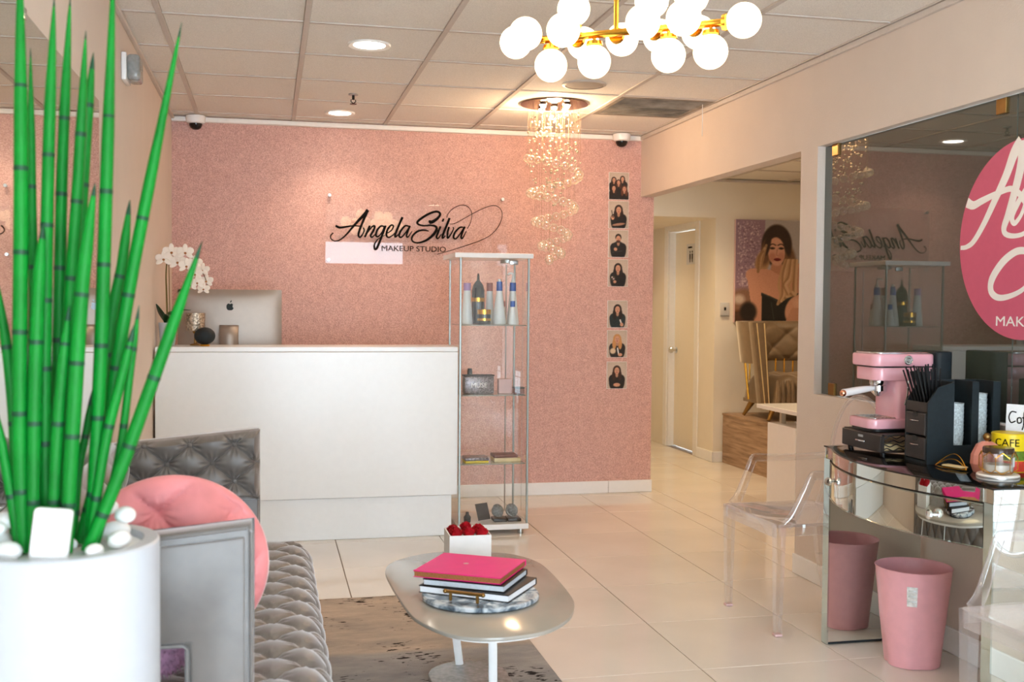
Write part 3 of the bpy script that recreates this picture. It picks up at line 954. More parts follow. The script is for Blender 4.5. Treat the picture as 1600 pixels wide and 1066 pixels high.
# orchid
ox, oy = -.555, 6.40
t = thing('orchid_pot', 'white ceramic flowerpot at the desk end by the wall', 'flowerpot', (ox, oy, CT))
MB().lathe([(0, .001), (.038, .001), (.043, .03), (.05, .125), (.05, .13), (.046, .13), (.044, .11), (0, .11)], (ox, oy, CT), 28).build('pot', 'white_pot', t)
MB().lathe([(0, .112), (.0445, .112), (0, .117)], (ox, oy, CT), 20).build('moss', 'leaf', t)
t = thing('orchid', 'white moth orchid with arching stem and dark green leaves', 'orchid', (ox, oy, CT + .117))
stem = [(ox, oy, CT + .117), (ox - .005, oy, CT + .28), (ox - .008, oy + .01, CT + .42), (ox + .01, oy - .005, CT + .51), (ox + .07, oy - .02, CT + .535), (ox + .14, oy - .035, CT + .49), (ox + .20, oy - .05, CT + .40), (ox + .22, oy - .055, CT + .34)]
MB().tube(stem, [.005, .0045, .004, .0035, .003, .0025, .002, .002], 8, smooth=6).build('stem', 'orchid_stem', t)
MB().tube([(ox + .012, oy + .008, CT + .117), (ox + .006, oy + .008, CT + .5)], .0022, 6).build('stake', 'orchid_stem', t)
def leaf_blade(p0, p1, p2, wd, fold=.25):
    C = catmull([p0, p1, p2], 8)
    m = MB()
    d = (Vector(p2) - Vector(p0)); side = d.cross(Vector((0, 0, 1))).normalized()
    def fn(u, v):
        c = C[round(u * 16)]
        w_ = wd * math.sin(PI * min(1, .12 + .88 * u) ** .8) * (1 if u < .98 else .2)
        s_ = 2 * v - 1
        return c + side * s_ * w_ + Vector((0, 0, 1)) * abs(s_) * w_ * fold
    m.grid(fn, 17, 7)
    return m
for p1, p2, wd in (((ox - .035, oy - .02, CT + .18), (ox - .058, oy - .05, CT + .235), .028), ((ox + .045, oy - .03, CT + .19), (ox + .13, oy - .05, CT + .20), .03), ((ox + .01, oy - .05, CT + .17), (ox + .02, oy - .10, CT + .16), .028), ((ox + .02, oy + .04, CT + .18), (ox + .06, oy + .10, CT + .19), .028)):
    o = leaf_blade((ox, oy, CT + .119), p1, p2, wd).build('leaf', 'leaf', t)
    md = o.modifiers.new('thickness', 'SOLIDIFY'); md.thickness = .003
def flower(c, s, yaw, tilt):
    m = MB()
    for k, (a, l, w_) in enumerate(((90, 1, .62), (215, 1, .6), (325, 1, .6), (160, 1.0, .95), (20, 1.0, .95))):
        a = math.radians(a)
        t_ = bmesh.new()
        bmesh.ops.create_uvsphere(t_, u_segments=12, v_segments=8, radius=1)
        Mx = Matrix.Rotation(a, 4, 'Z') @ Matrix.Translation((s * .55 * l, 0, .12 * s * (k < 3) + .004 * k * s)) @ Matrix.Diagonal((s * .55 * l, s * .5 * w_, s * .07, 1))
        m.merge(t_, Mx)
    Rm = Matrix.Translation(c) @ Matrix.Rotation(yaw, 4, 'Z') @ Matrix.Rotation(PI / 2 + tilt, 4, 'X')
    m.bm.transform(Rm)
    f_ = m.build('flower', 'petal', t)
    q = MB().sphere((0, 0, 0), s * .17, 10, 8, 1, .9, 1.2)
    q.bm.transform(Rm @ Matrix.Translation((0, -.1 * s, .14 * s)))
    q.build('flower_lip', 'gold_paper', f_)
for (dx, dz, s) in ((-.015, .485, .045), (.025, .525, .046), (.06, .47, .046), (.10, .525, .045), (.105, .45, .042), (.15, .465, .043), (.155, .405, .042), (.195, .425, .04), (.165, .355, .036), (.215, .365, .038), (.20, .32, .034), (.13, .34, .034)):
    flower((ox + dx, oy - .045 - random.random() * .03, CT + dz), s, random.uniform(-.4, .4), random.uniform(-.3, .2))

# candle glass, black dome speaker
t = thing('candle_holder', 'silvery mercury glass candle holder on the desk beside the orchid', 'candle holder', (-.405, 6.42, CT))
MB().lathe([(0, 0), (.032, 0), (.03, .006), (.009, .012), (.008, .065), (.02, .08), (0, .082)], (-.405, 6.42, CT + .001), 24).build('stem_foot', 'brass_old', t)
MB().lathe([(0, .083), (.05, .083), (.053, .09), (.055, .185), (.051, .185), (.049, .095), (0, .093)], (-.405, 6.42, CT), 28).build('glass_cup', 'mercury', t)
MB().cyl((-.405, 6.42), .046, CT + .096, CT + .14, 20).build('candle', 'wax', t)
t = thing('smart_speaker', 'black round speaker ball with thin gold foot on the desk', 'speaker', (-.348, 6.31, CT))
MB().sphere((-.348, 6.31, CT + .058), .058, 28, 18, 1, .9, .84).build('body', 'black_slate', t)
MB().lathe([(0, .001), (.026, .001), (.03, .010), (0, .012)], (-.348, 6.31, CT), 24).build('foot', 'gold', t)

# ================================================================ display cabinet
t = thing('display_cabinet', 'tall narrow glass display cabinet with white top and base', 'cabinet', (1.28, 6.36, 0))
x0, x1, y0, y1 = 1.085, 1.49, 6.19, 6.56
MB().box(1.048, 1.513, 6.165, 6.60, 1.622, 1.65, .003, 1).build('top_board', 'white_gloss', t, 30)
MB().box(x0 - .01, 1.50, y0 - .012, y1 + .01, .03, .062, .003, 1).build('base_board', 'white_gloss', t, 30)
for (x, y) in ((x0 + .03, y0 + .03), (x1 - .03, y0 + .03), (x0 + .03, y1 - .03), (x1 - .03, y1 - .03)):
    MB().cyl((x, y), .018, .001, .03, 14).build('foot', 'steel', t)
for (x, y) in ((x0, y0), (x1, y0), (x0, y1), (x1, y1)):
    MB().box(x - .006, x + .006, y - .006, y + .006, .062, 1.622, .002, 1).build('corner_post', 'post_grey', t, 30)
MB().box(x0 + .009, x1 - .009, y0 - .002, y0 + .002, .064, 1.62).build('door_pane', 'pane', t, 0)
MB().box(x0 + .009, x1 - .009, y1 - .002, y1 + .002, .064, 1.62).build('back_pane', 'pane', t, 0)
MB().box(x0 - .002, x0 + .002, y0 + .009, y1 - .009, .064, 1.62).build('side_pane', 'pane', t, 0)
MB().box(x1 - .002, x1 + .002, y0 + .009, y1 - .009, .064, 1.62).build('side_pane', 'pane', t, 0)
SH = (1.233, .822, .418)
for z in SH:
    MB().box(x0 + .01, x1 - .01, y0 + .012, y1 - .012, z - .006, z).build('glass_shelf', 'pane_edge', t, 0)
m = MB(); m.cyl((1.40, 6.36), .045, 1.60, 1.619, 24); m.build('spot_housing', 'steel', t)
MB().box(1.375, 1.425, 6.19 - .006, 6.20, 1.585, 1.612, .003).build('lock_plate', 'steel', t)
MB().tube([(1.435, 6.553, 1.6), (1.435, 6.553, .07)], .004, 8).build('cable_rod', 'steel', t)

def bottle(name, label, x, y, z, prof, m, parts, group='bottles in the display cabinet', cat='bottle', seg=24):
    t = thing(name, label, cat, (x, y, z), group=group)
    MB().lathe(prof, (x, y, z + .0008), seg).build('body', m, t)
    for nm, pf, mm in parts:
        MB().lathe(pf, (x, y, z + .0008), seg).build(nm, mm, t)
    return t
def cone_prof(rb, rt_, h): return [(0, 0), (rb * .96, 0), (rb, .006), (rt_, h), (0, h)]
z = SH[0]
bottle('lotion_bottle', 'white cone bottle with lilac cap on the top cabinet shelf', 1.155, 6.36, z, cone_prof(.036, .02, .20), 'bottle_white', [('cap', [(0, .20), (.022, .20), (.022, .245), (0, .245)], 'lilac_cap')])
bottle('dark_bottle', 'tall black bottle with gold bands and pointed top', 1.233, 6.42, z, [(0, 0), (.037, 0), (.039, .01), (.039, .20), (.03, .235), (.012, .26), (0, .26)], 'bottle_black', [('gold_band', [(.0395, .135), (.0405, .135), (.0405, .158), (.0395, .158)], 'gold'), ('nozzle', [(0, .26), (.009, .26), (.007, .29), (.004, .305), (0, .305)], 'bottle_black')])
bottle('cream_jar', 'squat black jar with gold bands in front of the tall bottle', 1.247, 6.30, z, [(0, 0), (.038, 0), (.04, .006), (.04, .06), (0, .06)], 'bottle_black', [('lid', [(0, .06), (.041, .06), (.041, .088), (0, .09)], 'gold'), ('gold_band', [(.0402, .022), (.0412, .022), (.0412, .036), (.0402, .036)], 'gold')], cat='jar')
bottle('lotion_bottle', 'white cone bottle with plain blue cap in the cabinet middle', 1.347, 6.34, z, cone_prof(.042, .018, .20), 'bottle_white', [('cap', [(0, .20), (.0185, .20), (.0175, .255), (0, .255)], 'blue_cap'), ('neck', [(0, .255), (.010, .255), (.010, .27), (0, .27)], 'bottle_white')])
b_ = bottle('pump_bottle', 'white cone pump bottle with blue collar and white nozzle', 1.438, 6.38, z, cone_prof(.038, .018, .20), 'bottle_white', [('collar', [(0, .20), (.0205, .20), (.019, .25), (0, .25)], 'blue_cap'), ('pump_neck', [(0, .25), (.014, .25), (.006, .275), (.004, .31), (0, .31)], 'bottle_white')])
MB().tube([(1.438, 6.38, z + .305), (1.416, 6.37, z + .308), (1.404, 6.365, z + .298)], .006, 8).build('nozzle', 'bottle_white', b_)
bottle('lotion_bottle', 'small white bottle with short blue cap beside the pump bottle', 1.412, 6.265, z, cone_prof(.03, .014, .105), 'bottle_white', [('cap', [(0, .105), (.015, .105), (.015, .14), (0, .14)], 'blue_cap')])
bottle('lotion_bottle', 'white cone bottle with dull red cap at the cabinet back', 1.318, 6.49, z, cone_prof(.03, .018, .20), 'bottle_white', [('cap', [(0, .20), (.019, .20), (.019, .25), (0, .25)], 'red_cap')])
bottle('lotion_bottle', 'small white bottle with brown red cap at the shelf back', 1.40, 6.49, z, cone_prof(.025, .014, .105), 'bottle_white', [('cap', [(0, .105), (.015, .105), (.015, .14), (0, .14)], 'red_cap')])
z = SH[1]
t = thing('makeup_tin', 'patterned makeup tin with black lid on the middle cabinet shelf', 'tin', (1.215, 6.30, z))
MB().box(1.125, 1.305, 6.27, 6.345, z + .001, z + .105, .008, 2).build('box_body', 'tin_print', t)
MB().box(1.123, 1.307, 6.268, 6.347, z + .105, z + .114, .003, 2).build('lid', 'black', t)
put_text('MUSE', .04, FACE_NEG_Y, (1.165, 6.2685, z + .04), t, 'ink_white', .0006)
o = MB().lathe([(0, .114), (.015, .114), (.015, .13), (.012, .15), (0, .15)], (1.165, 6.31, z + .0005), 16).build('small_vial', 'black_slate'); recentre(o, (1.165, 6.31, z + .1145)); tag(o, 'tiny dark vial standing on the patterned makeup tin', 'bottle')
o = MB().box(1.335, 1.415, 6.28, 6.33, z + .001, z + .088, .002, 1).build('product_box', 'pale_pink'); recentre(o, (1.375, 6.305, z)); tag(o, 'pale pink product box beside the patterned makeup tin', 'box')
t = thing('compact_box', 'brown compact box with dark lid on the cabinet shelf', 'box', (1.448, 6.25, z))
MB().box(1.42, 1.478, 6.22, 6.29, z + .001, z + .034, .002, 1).build('box_body', 'brown_box', t); MB().box(1.418, 1.48, 6.218, 6.292, z + .034, z + .042, .002, 1).build('lid', 'black', t)
z = SH[2]
t = thing('makeup_palette', 'dark makeup palette with yellow edge on the low cabinet shelf', 'palette', (1.20, 6.30, z))
MB().box(1.13, 1.27, 6.24, 6.36, z + .001, z + .012, .003).build('tray', 'yellow_can', t); MB().box(1.128, 1.272, 6.238, 6.362, z + .012, z + .032, .006).build('lid', 'tin_print', t)
t = thing('makeup_palette', 'cream makeup palette with brown lid on the low cabinet shelf', 'palette', (1.385, 6.31, z))
MB().box(1.305, 1.465, 6.25, 6.37, z + .001, z + .024, .003).build('tray', 'cream_palette', t); MB().box(1.303, 1.45, 6.255, 6.372, z + .024, z + .044, .006).build('lid', 'brown_box', t)
z = .062
for i, (x, y, r, lb) in enumerate(((1.345, 6.29, .5, 'grey shell shaped lash case leaning beside the dark card'), (1.43, 6.29, .35, 'grey shell shaped lash case nearest the cabinet corner post'))):
    t = thing('lash_case', lb, 'case', (x, y, z), group='lash cases in the cabinet base')
    MB().box(x - .041, x + .040, y - .05, y + .05, z + .001, z + .02, .004).build('tray', 'black', t)
    for k in range(5):
        MB().lathe([(.034 - .001 * k, -.004), (.04 - .002 * k, 0), (.034 - .001 * k, .004)], seg=22, M=Matrix.Translation((x - .01, y + .01 * k - .02, z + .065)) @ Matrix.Rotation(r, 4, 'Z') @ Matrix.Rotation(PI / 2 - .35, 4, 'X')).build('ridge', 'grey_lash', t)
    MB().sphere((0, 0, 0), .037, 20, 12, 1, .8, 1, M=Matrix.Translation((x - .01, y, z + .06))).build('shell', 'grey_lash', t)
o = MB().box(-.045, .045, -.003, .003, 0, .10, M=Matrix.Translation((1.26, 6.31, z + .004)) @ Matrix.Rotation(.5, 4, 'Z') @ Matrix.Rotation(-.35, 4, 'X')).build('dark_card', 'dark_brown'); recentre(o, (1.26, 6.31, z)); tag(o, 'dark square card leaning in the cabinet base', 'card')
o = MB().lathe([(0, 0), (.02, 0), (.022, .03), (.01, .045), (.009, .06), (0, .062)], (1.15, 6.28, z + .001), 16).build('small_flask', 'black_slate'); recentre(o, (1.15, 6.28, z)); tag(o, 'small dark flask in the corner of the cabinet base', 'bottle')

# ================================================================ tall planter with artificial reeds
px, py, PR, PZ = -.382, 2.17, .178, .898
t = thing('planter', 'tall glossy white cylinder planter beside the sofa', 'planter', (px, py, 0))
MB().lathe([(0, .001), (PR - .004, .001), (PR, .006), (PR, PZ - .004), (PR - .004, PZ), (PR - .028, PZ), (PR - .03, PZ - .004), (PR - .03, PZ - .12), (0, PZ - .12)], (px, py, 0), 64).build('pot', 'white_pot', t)
MB().lathe([(0, -.014), (PR - .031, -.014), (PR - .031, -.12), (0, -.12)], (px, py, PZ), 40).build('soil_disc', 'white_matte', t)
STK = [[(-.446, .883), (-.453, 1.088), (-.448, 1.552), (-.447, 2.02)], [(-.439, .882), (-.428, 1.315), (-.429, 1.553), (-.430, 1.818)],
 [(-.408, .881), (-.408, 1.243), (-.400, 1.613), (-.388, 1.915)], [(-.394, .88), (-.383, 1.315), (-.375, 1.62), (-.360, 1.917)],
 [(-.386, .88), (-.365, 1.327), (-.348, 1.579), (-.333, 1.856)], [(-.379, .88), (-.349, 1.412), (-.333, 1.664), (-.320, 1.817)],
 [(-.331, .884), (-.313, 1.17), (-.300, 1.515), (-.283, 1.99)], [(-.348, .891), (-.306, 1.073), (-.251, 1.413), (-.161, 1.883)],
 [(-.325, .89), (-.293, 1.285), (-.271, 1.419), (-.256, 1.543)], [(-.337, .89), (-.284, 1.004), (-.205, 1.23), (-.124, 1.468)],
 [(-.319, .89), (-.277, 1.06), (-.256, 1.221), (-.240, 1.344)], [(-.373, .88), (-.362, 1.074), (-.342, 1.376), (-.318, 1.574)],
 [(-.431, .882), (-.427, 1.147), (-.419, 1.362), (-.410, 1.494)], [(-.399, .881), (-.388, 1.086), (-.378, 1.218), (-.365, 1.342)],
 [(-.464, .896), (-.461, 1.076), (-.471, 1.231), (-.492, 1.398)], [(-.455, .895), (-.466, .968), (-.479, 1.052), (-.496, 1.16)],
 [(-.359, .891), (-.349, 1.031), (-.337, 1.098), (-.325, 1.182)], [(-.333, .89), (-.301, 1.085), (-.272, 1.206), (-.249, 1.306)]]
RAD = [.0125, .008, .011, .0105, .0105, .010, .0118, .0118, .010, .0115, .007, .0125, .0115, .0105, .010, .009, .007, .009]
DEP = [-.05, .03, -.02, .06, .00, .04, -.03, .015, .06, -.06, -.01, -.07, -.055, -.06, .03, -.04, .05, -.045]
CURVES = []
t = thing('reed_plant', 'bright green artificial reed stalks with dark rings standing in the tall planter', 'plant', (px, py, PZ - .014))
for sp_, r, dp in zip(STK, RAD, DEP):
    # x and z were read at the planter's axis; a stalk set dp nearer or farther keeps its bearing
    sc_ = (py + dp) / py
    pts = [Vector((x * sc_, py + dp, 1.35 + (z - 1.35) * sc_)) for x, z in sp_]
    pts[0] = Vector((max(-.50, min(-.27, pts[0].x)), py + dp, PZ - .0085))
    C = catmull(pts, 10)
    n = len(C)
    rr = []
    for i in range(n):
        u = i / (n - 1)
        base = r * (.92 + .16 * math.sin(PI * min(1, u * 1.2)))
        rr.append(max(.0006, base * min(1, ((1 - u) / .22)) ** .8))
    CURVES.append((C, rr))
    s_ = MB().tube(C, rr, 12).build('stalk', 'stalk', t)
    acc = random.uniform(.05, .12); L = 0
    for i in range(1, n):
        L2 = L + (C[i] - C[i - 1]).length
        while acc < L2 and acc > L:
            f = (acc - L) / (L2 - L)
            p_ = C[i - 1].lerp(C[i], f); d_ = (C[i] - C[i - 1]).normalized(); r_ = rr[i]
            if r_ > .004:
                MB().tube([p_ - d_ * .005, p_ - d_ * .002, p_ + d_ * .002, p_ + d_ * .005], [r_ * .99, r_ * 1.05, r_ * 1.05, r_ * .99], 12).build('node_ring', 'stalk_dark', s_)
            acc += random.uniform(.125, .155)
        L = L2
    tip = [i for i in range(n) if (C[-1] - C[i]).length < .035]
    if len(tip) > 1:
        MB().tube([C[i] for i in tip], [rr[i] * 1.06 for i in tip], 10).build('dark_tip', 'stalk_dark', s_)
# pebbles: packed round the stalks and the sensor box without touching them, a second layer resting on the first
SOIL = PZ - .014
prng = random.Random(21)
def stalk_clear(x, y, z0, z1, R_):
    for C, rr in CURVES:
        for a_, b_, r_ in zip(C[:-1], C[1:], rr):
            for k in range(4):
                p_ = a_.lerp(b_, k / 4)
                if p_.z < z1 + .01 and p_.z > z0 - .02 and math.hypot(p_.x - x, p_.y - y) < R_ + r_ + .002: return False
    return True
def in_sensor(x, y, R_):
    return abs(x + .377) < .045 + R_ and abs(y - 2.052) < .026 + R_
layers = ([], [])
for layer, sizes, tries in ((0, (.026, .023, .020, .017, .014), 900), (1, (.022, .019, .016), 500)):
    for r in sizes:
        for k in range(tries):
            a = prng.uniform(0, 2 * PI); R_ = 1.2 * r
            d_ = (.145 - R_) * math.sqrt(prng.random())
            x, y = px + d_ * math.cos(a), py + d_ * math.sin(a)
            z0_ = SOIL + .001
            if layer == 1:
                # must have at least two stones beneath; sits on the tallest of them
                under = [q for q in layers[0] if math.hypot(q[0] - x, q[1] - y) < R_ + q[2] * 1.2]
                if len(under) < 2: continue
                z0_ = max(q[3] for q in under) + .0006
            if any(math.hypot(q[0] - x, q[1] - y) < R_ + 1.2 * q[2] + .0008 for q in layers[layer]): continue
            if in_sensor(x, y, R_) or not stalk_clear(x, y, z0_, z0_ + 1.6 * r, R_): continue
            if len(layers[1]) >= 12 and layer == 1: break
            layers[layer].append((x, y, r, z0_ + 1.5 * r))
            o = MB().sphere((0, 0, 0), r, 16, 10, 1.18, .92, .74, Matrix.Rotation(prng.random() * 3, 4, 'Z')).build('pebble', 'pebble', None, 60)
            o.location = (x, y, z0_ + .742 * r)
            tag(o, 'smooth white pebble lying around the reeds in the planter', 'pebble', 'white pebbles in the planter')
t = thing('sensor_box', 'small white plastic box with inset panel stuck among the pebbles', 'sensor box', (-.382, 2.035, PZ - .014))
Ms = Matrix.Translation((-.382, 2.05, PZ - .0085)) @ Matrix.Rotation(.10, 4, 'Y') @ Matrix.Rotation(-.12, 4, 'X')
MB().box(-.033, .033, -.014, .014, 0, .092, .008, 3, Ms).build('housing', 'white_gloss', t)
MB().box(-.02, .018, -.0155, -.0135, .025, .075, .002, 1, Ms).build('front_panel', 'white_matte', t)

# ================================================================ tufted sofa
def tuft(u, v, p, q, amp):
    a, b = u / p + v / q, u / p - v / q
    s_ = abs(math.sin(PI * a)) * abs(math.sin(PI * b))
    w_ = abs(math.sin(PI * a / 1.0)) + abs(math.sin(PI * b / 1.0))
    return amp * (.55 * s_ ** .45 + .45 * min(1, w_) ** .6)
def gather(u, v, p, q, amp):
    """small radial folds where the cloth is drawn in at each button"""
    A_, B_ = round(u / p + v / q), round(u / p - v / q)
    du, dv = u - (A_ + B_) * p / 2, v - (A_ - B_) * q / 2
    r_ = math.hypot(du, dv)
    return amp * math.exp(-((r_ - .028) / .016) ** 2) * math.cos(11 * math.atan2(dv, du))
def buttons(fn, u0, u1, v0, v1, p, q, parent, mesh, rot=(0, 0, 0), base=(0, 0, 0)):
    k = 0
    i0, i1 = math.floor(-20), 40
    for A_ in range(-60, 60):
        for B_ in range(-60, 60):
            u = (A_ + B_) * p / 2; v = (A_ - B_) * q / 2
            if u0 <= u <= u1 and v0 <= v <= v1:
                link('tuft_button', mesh, parent, fn(u, v) - Vector(base), rot)
SX0, SX1, SY0, SY1 = -.50, .145, 2.535, 4.24
t = thing('tufted_sofa', 'grey velvet sofa with deep button tufting along the mirror wall', 'sofa', (-.25, 3.38, 0))
sofa = t; base = t.location
def seat(u, v):          # u across (wall -> room edge, rolling down the front), v along
    y = SY0 + (SY1 - SY0) * v
    W = SX1 - SX0
    L = u * (W + .22)
    edge_y = min(1, min(y - SY0, SY1 - y) / .04)
    h = tuft(L, y - SY0, .17, .155, .034) * max(0, min(1, edge_y)) ** .5
    rad = .07
    flat = W - rad
    if L < flat: x, z, nx, nz = SX0 + L, .425, 0, 1
    elif L < flat + rad * PI / 2:
        a = (L - flat) / rad; x, z, nx, nz = SX0 + flat + rad * math.sin(a), .425 - rad * (1 - math.cos(a)), math.sin(a), math.cos(a)
    else:
        x, z, nx, nz = SX1, .425 - rad - (L - flat - rad * PI / 2), 1, 0
    h += gather(L, y - SY0, .17, .155, .0022) * max(0, min(1, edge_y)) - .012
    return Vector((x + nx * h, y, z + nz * h))
st_ = MB().grid(seat, 130, 320).build('seat_cushion', 'velvet', sofa, 80)
bt = MB().lathe([(0, .006), (.008, .005), (.011, 0), (.008, -.004), (0, -.004)], seg=12).mesh('tuft_button', 'velvet', 60)
def btn_seat(u, v): return Vector((SX0 + u, SY0 + v, .425 - .008))
buttons(btn_seat, .05, SX1 - SX0 - .05, .04, SY1 - SY0 - .04, .17, .155, sofa, bt, (0, 0, 0), base)
MB().box(SX0, SX1 - .02, SY0, SY1, .14, .34, .02, 3).build('seat_base', 'velvet', sofa)
# back rest against the wall
MB().box(-.60, -.54, 2.44, 4.36, .14, .815, .025, 4).build('backrest_frame', 'velvet', sofa)
def backp(u, v):
    y = 2.55 + 1.67 * u; z = .45 + .36 * v
    e = min(1, min(u, 1 - u) * 20, min(v, 1 - v) * 6)
    return Vector((-.545 + e * (.01 + tuft(y - 2.55, z - .45, .26, .20, .045)), y, z))
MB().grid(backp, 130, 40).build('backrest_cushion', 'velvet', sofa, 80)
def arm(yo, yi, parent):
    """yo outer face, yi inner (tufted) face"""
    s_ = 1 if yi > yo else -1
    ya, yb = (yo, yi) if yo < yi else (yi, yo)
    def outer(m, y0_, y1_, x0_, x1_, inset):
        poly = [(-.598 + inset, .60 + inset), (-.175 - inset * 0, .60 + inset), (-.175, .12), (-.035 - inset, .12), (-.035 - inset, .862 - inset), (-.598 + inset, .812 - inset)]
        return m.prism(poly, y0_, y1_, XZ)
    # shell with rounded edges
    m = MB()
    poly = [(-.598, .60), (-.175, .60), (-.175, .12), (-.035, .12), (-.035, .864), (-.598, .812)]
    m.prism(poly, ya + .012, yb - .012, XZ, bev=.010)
    m.build('arm_shell', 'velvet', parent, 50)
    # raised outer panel and piping
    p2 = [(-.585, .612), (-.163, .612), (-.163, .13), (-.050, .13), (-.050, .838), (-.585, .790)]
    yy = (yo, yo + s_ * .016)
    MB().prism(p2, min(yy), max(yy), XZ, bev=.004).build('arm_panel', 'velvet', parent, 50)
    yp = yo + s_ * .006
    MB().tube([(-.596, yp + s_ * .006, .80), (-.30, yp + s_ * .006, .832), (-.045, yp + s_ * .006, .857), (-.036, yp + s_ * .006, .848), (-.036, yp + s_ * .006, .5), (-.036, yp + s_ * .006, .125)], .0055, 8).build('piping', 'velvet', parent, 80)
    MB().tube([(-.585, yp + s_ * .006, .603), (-.18, yp + s_ * .006, .603), (-.172, yp + s_ * .006, .595), (-.172, yp + s_ * .006, .125)], .005, 8).build('piping', 'velvet', parent, 80)
    def inner(u, v):
        x = -.60 + .57 * u
        zt = .812 + .052 * u
        z = .592 + (zt - .592) * v
        e = max(0, min(1, min(u, 1 - u) * 26, min(v, 1 - v) * 11)) ** .6
        return Vector((x, yi - s_ * .012 + s_ * e * (.018 + tuft(x + .62, z - .53, .165, .14, .042) + gather(x + .62, z - .53, .165, .14, .0035)), z))
    g = MB().grid(inner, 230, 110).build('tufted_pad', 'velvet', parent, 80)
    def bfn(u, v): return Vector((-.62 + u, yi + s_ * .018, .53 + v))
    buttons(bfn, .05, .56, .08, .31, .165, .14, parent, bt, (PI / 2 * s_ * -1, 0, 0), base)
arm(2.42, 2.52, sofa)
arm(4.365, 4.265, sofa)
for (x, y) in ((-.10, 2.47), (-.54, 2.47), (-.10, 4.31), (-.54, 4.31), (.09, 2.62), (.09, 4.16)):
    MB().lathe([(0, .001), (.014, .001), (.022, .14), (0, .14)], (x, y, 0), 14).build('leg', 'gold', sofa)

# pillows
t = thing('round_cushion', 'round pink velvet cushion with pleated tufting leaning on the sofa arm', 'cushion', (-.232, 2.78, .45))
def disc_pillow(u, v):
    R_ = .235
    side = 1 if v < .5 else -1
    rr = (1 - abs(2 * v - 1))          # 0 at centre front, 1 at rim...
    rr = 1 - abs(2 * v - 1) if False else (2 * v if v < .5 else 2 - 2 * v)
    an = 2 * PI * u
    r_ = R_ * math.sin(rr * PI / 2) if False else R_ * rr
    th = .092 * max(0, 1 - rr ** 2.6) ** .6
    x, z = r_ * math.cos(an), r_ * math.sin(an)
    th *= 1 - .0
    d = tuft(x + .03, z + .02, .19, .17, .055) + gather(x + .03, z + .02, .19, .17, .004) - .055
    return Vector((x, -side * max(0, th + d * min(1, (1 - rr) * 6)), z))
m = MB().grid(disc_pillow, 170, 121, True)
m.bm.transform(Matrix.Translation((-.232, 2.78, .694)) @ Matrix.Rotation(.10, 4, 'X') @ Matrix.Rotation(.06, 4, 'Z'))
m.build('cushion_body', 'pink_velvet', t, 80, recalc=True)
bm_ = MB().sphere((0, 0, 0), .012, 12, 8, 1, .5, 1)
bm_.bm.transform(Matrix.Translation((-.232, 2.78 - .062, .694)))
bm_.build('centre_button', 'pink_velvet', t)
t = thing('fur_cushion', 'mauve furry cushion tucked behind the sofa arm opening', 'cushion', (-.305, 2.62, .45))
m = MB().sphere((-.305, 2.62, .576), .15, 40, 24, 1.0, .2, .72)
rnd = random.Random(3)
m.build('cushion_body', 'mauve_fur', t, 80)
m = MB()
for i in range(2600):
    a = rnd.uniform(0, 2 * PI); b = math.asin(rnd.uniform(-.95, .95))
    n_ = Vector((math.cos(b) * math.cos(a), math.cos(b) * math.sin(a), math.sin(b)))
    p_ = Vector((-.305 + .15 * n_.x, 2.62 + .03 * n_.y, .576 + .108 * n_.z))
    nn = Vector((n_.x / .15, n_.y / .03, n_.z / .108)).normalized()
    s_ = Vector((rnd.gauss(0, 1), rnd.gauss(0, 1), rnd.gauss(0, 1))); s_ = (s_ - nn * s_.dot(nn)).normalized() * .0016
    tp = p_ + nn * rnd.uniform(.006, .014) + Vector((0, 0, -.004)) + s_ * rnd.uniform(-3, 3)
    vs = [m.bm.verts.new(p_ - s_), m.bm.verts.new(p_ + s_), m.bm.verts.new(tp)]
    m.bm.faces.new(vs)
tag(m.build('fur', 'mauve_fur', t, 0), kind='stuff')

# mirror on the left wall
t = thing('wall_mirror', 'large frameless mirror on the side wall behind the sofa', 'mirror', (XL, 3.2, .62))
MB().box(XL + .001, XL + .007, 2.05, 4.262, .62, 2.092).build('mirror_glass', 'mirror', t, 0)
MB().box(XL + .0005, XL + .0065, 4.262, 4.266, .62, 2.092).build('mirror_edge', 'black_slate', t, 0)
for y in (3.0, 2.3, 3.9):
    MB().box(XL + .001, XL + .012, y - .015, y + .015, 2.07, 2.10, .002).build('mirror_clip', 'chrome', t)

# ================================================================ rug
o = MB().box(.155, 1.025, 2.15, 4.945, .0005, .009, .003, 1).build('area_rug', 'rug', None, 0)
recentre(o, (.52, 3.5, 0)); tag(o, 'worn grey beige patterned rug under the coffee table', 'rug')

# ================================================================ coffee table
TZ = .44
t = thing('coffee_table', 'low coffee table with taupe rounded glass top and white legs', 'coffee table', (.665, 3.40, .009))
OUT = [(.392, 3.692), (.388, 3.501), (.405, 3.174), (.43, 3.051), (.482, 2.942), (.545, 2.888), (.636, 2.872), (.754, 2.905), (.849, 3.005), (.903, 3.127), (.928, 3.255), (.942, 3.56), (.926, 3.733), (.849, 3.855), (.70, 3.915), (.56, 3.905), (.44, 3.81)]
_c = catmull([(x, y, 0) for x, y in (OUT[-2:] + OUT + OUT[:3])], 6)[12:12 + 6 * len(OUT)]
OUT = [(v.x, v.y) for v in _c]
MB().prism(OUT, TZ - .012, TZ, bev=.003).build('table_top', 'table_glass', t)
MB().prism([(.66 + (x - .66) * .9, 3.4 + (y - 3.4) * .93) for x, y in OUT], TZ - .026, TZ - .012).build('underframe', 'white_gloss', t)
MB().prism(rrect(.555, .835, 3.05, 3.905, .138, 12), .0095, .036, bev=.006).build('base_slab', 'terrazzo', t)
def flat_leg(p0, p1, p2, w_=.0145):
    C = catmull([p0, p1, p2], 8)
    m = MB()
    for s_ in (0,):
        m.tube(C, w_, 8, flat=((0, 1, 0), .35))
    return m
